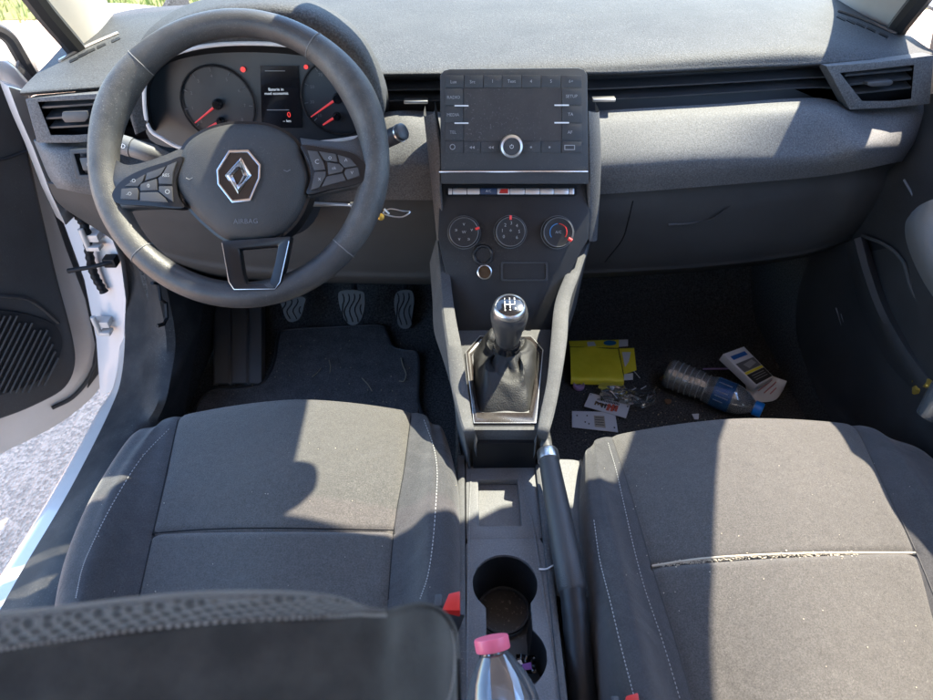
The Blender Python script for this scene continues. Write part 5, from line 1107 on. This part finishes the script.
for (s, q, l) in ((.55, .35, .14), (.56, .05, .12), (.56, -.1, .14), (.56, -.25, .1)): m.tube([a+dd*(L_*s)+(nn*math.cos(q*2)+vv*math.sin(q*2))*.0332, a+dd*(L_*(s+l))+(nn*math.cos(q*2)+vv*math.sin(q*2))*.0332], .0008, 4)
build('label_print', m, MT['greyprint'], wb)
dd = d.normalized(); e1 = V((0, 0, 1)); e1 = (e1-dd*e1.dot(dd)).normalized(); e2 = dd.cross(e1)
for k in range(7):
    t = .07+k*.062; r_ = .0312-(.003*math.exp(-((t-.45)/.15)**2))
    m = M(); m.tube([a+dd*(L_*t)+(e1*math.cos(q)+e2*math.sin(q))*r_ for q in [2*math.pi*j/40 for j in range(40)]], .0010, 6, closed=True); build('rib', m, MT['rib'], wb)
# bottle standing in the rear cup holder
sb = thing('standing_bottle', U(500, 690, z=.22), 'clear bottle with pink cap standing in the rear cup holder', 'bottle', 'clear plastic bottles')
top_ = U(491, 637, z=.425); ax3 = V((-.17, .80, .60)).normalized()
O3 = top_-ax3*.165
prof = [(.02, .001), (.032, .003), (.0340, .01), (.0340, .055), (.032, .060), (.0340, .066), (.0345, .090), (.0345, .100), (.0320, .116), (.0265, .130), (.020, .141), (.0150, .148), (.0128, .151), (.0128, .16)]
bottle(sb, O3, ax3, prof, [(.0158, .1535), (.0162, .155), (.0162, .1635), (.0156, .165), (.001, .1655)], MT['pink'])
m = M()
for k in range(90):
    a_ = random.uniform(0, 6.28); h = random.uniform(.075, .105); r_ = .0345; e1 = V((1, 0, 0)); e1 = (e1-ax3*e1.dot(ax3)).normalized(); e2 = ax3.cross(e1)
    m.lathe([(.0002, -.0006), (.0009, 0), (.0002, .0006)], O3+ax3*h+(e1*math.cos(a_)+e2*math.sin(a_))*r_, (e1*math.cos(a_)+e2*math.sin(a_)), 6)
build('droplets', m, MT['pet'], sb)
# sweet wrapper in the cup holder
sw2 = thing('sweet_wrapper', U(525, 665, z=.24), 'small black and purple sweet wrapper in the cup holder beside the pink capped bottle', 'wrapper')
m = M(); m.surf([[U(516+i*5, 655+j*6+random.uniform(-1, 1), z=.246+random.uniform(0, .008)) for i in range(5)] for j in range(4)], 20, 16); build('wrap', m, MT['gloss'], sw2, solid=.0006)
m = M(); m.prism([U(522, 664, z=.262), U(531, 662, z=.262), U(532, 669, z=.260), U(523, 670, z=.260)], V((0, 0, -.001))); build('purple_print', m, mat('purple_print', (.25, .10, .5), .4), sw2)
m = M(); m.prism([U(516, 661, z=.263), U(521, 659.5, z=.263), U(523, 664, z=.262), U(518, 665, z=.262)], V((0, 0, -.001))); build('white_print', m, MT['card'], sw2)
# interior mirror on the screen (above the view, shades the seat)
rm = thing('rear_view_mirror', (0, .95, 1.10), 'dark rear view mirror under the front edge of the roof', 'mirror')
m = M(); mrot = Matrix.Rotation(R(14), 3, 'X'); rr_ = rrect(-.135, -.055, .112, .045, .042, 7); m.prism([V((-.012, .896, 1.073))+mrot @ V((x, 0, y)) for x, y in rr_], mrot @ V((0, .034, 0))); build('mirror_shell', m, MT['dark'], rm, bevel=.006)
m = M(); m.prism([V((-.135, .985, 1.165)), V((.110, .985, 1.165)), V((.076, 1.135, 1.09)), V((-.12, 1.135, 1.09))], V((0, -.012, -.024))); build('seat_shade_cover', m, MT['dark'], rm, bevel=.01)  # unseen cover, widened beyond a real sensor housing to shade the driver seat
m = M(); m.tube([(0, .925, 1.10), (0, 1.0, 1.14)], .012, 10); build('mirror_stem', m, MT['dark'], rm)
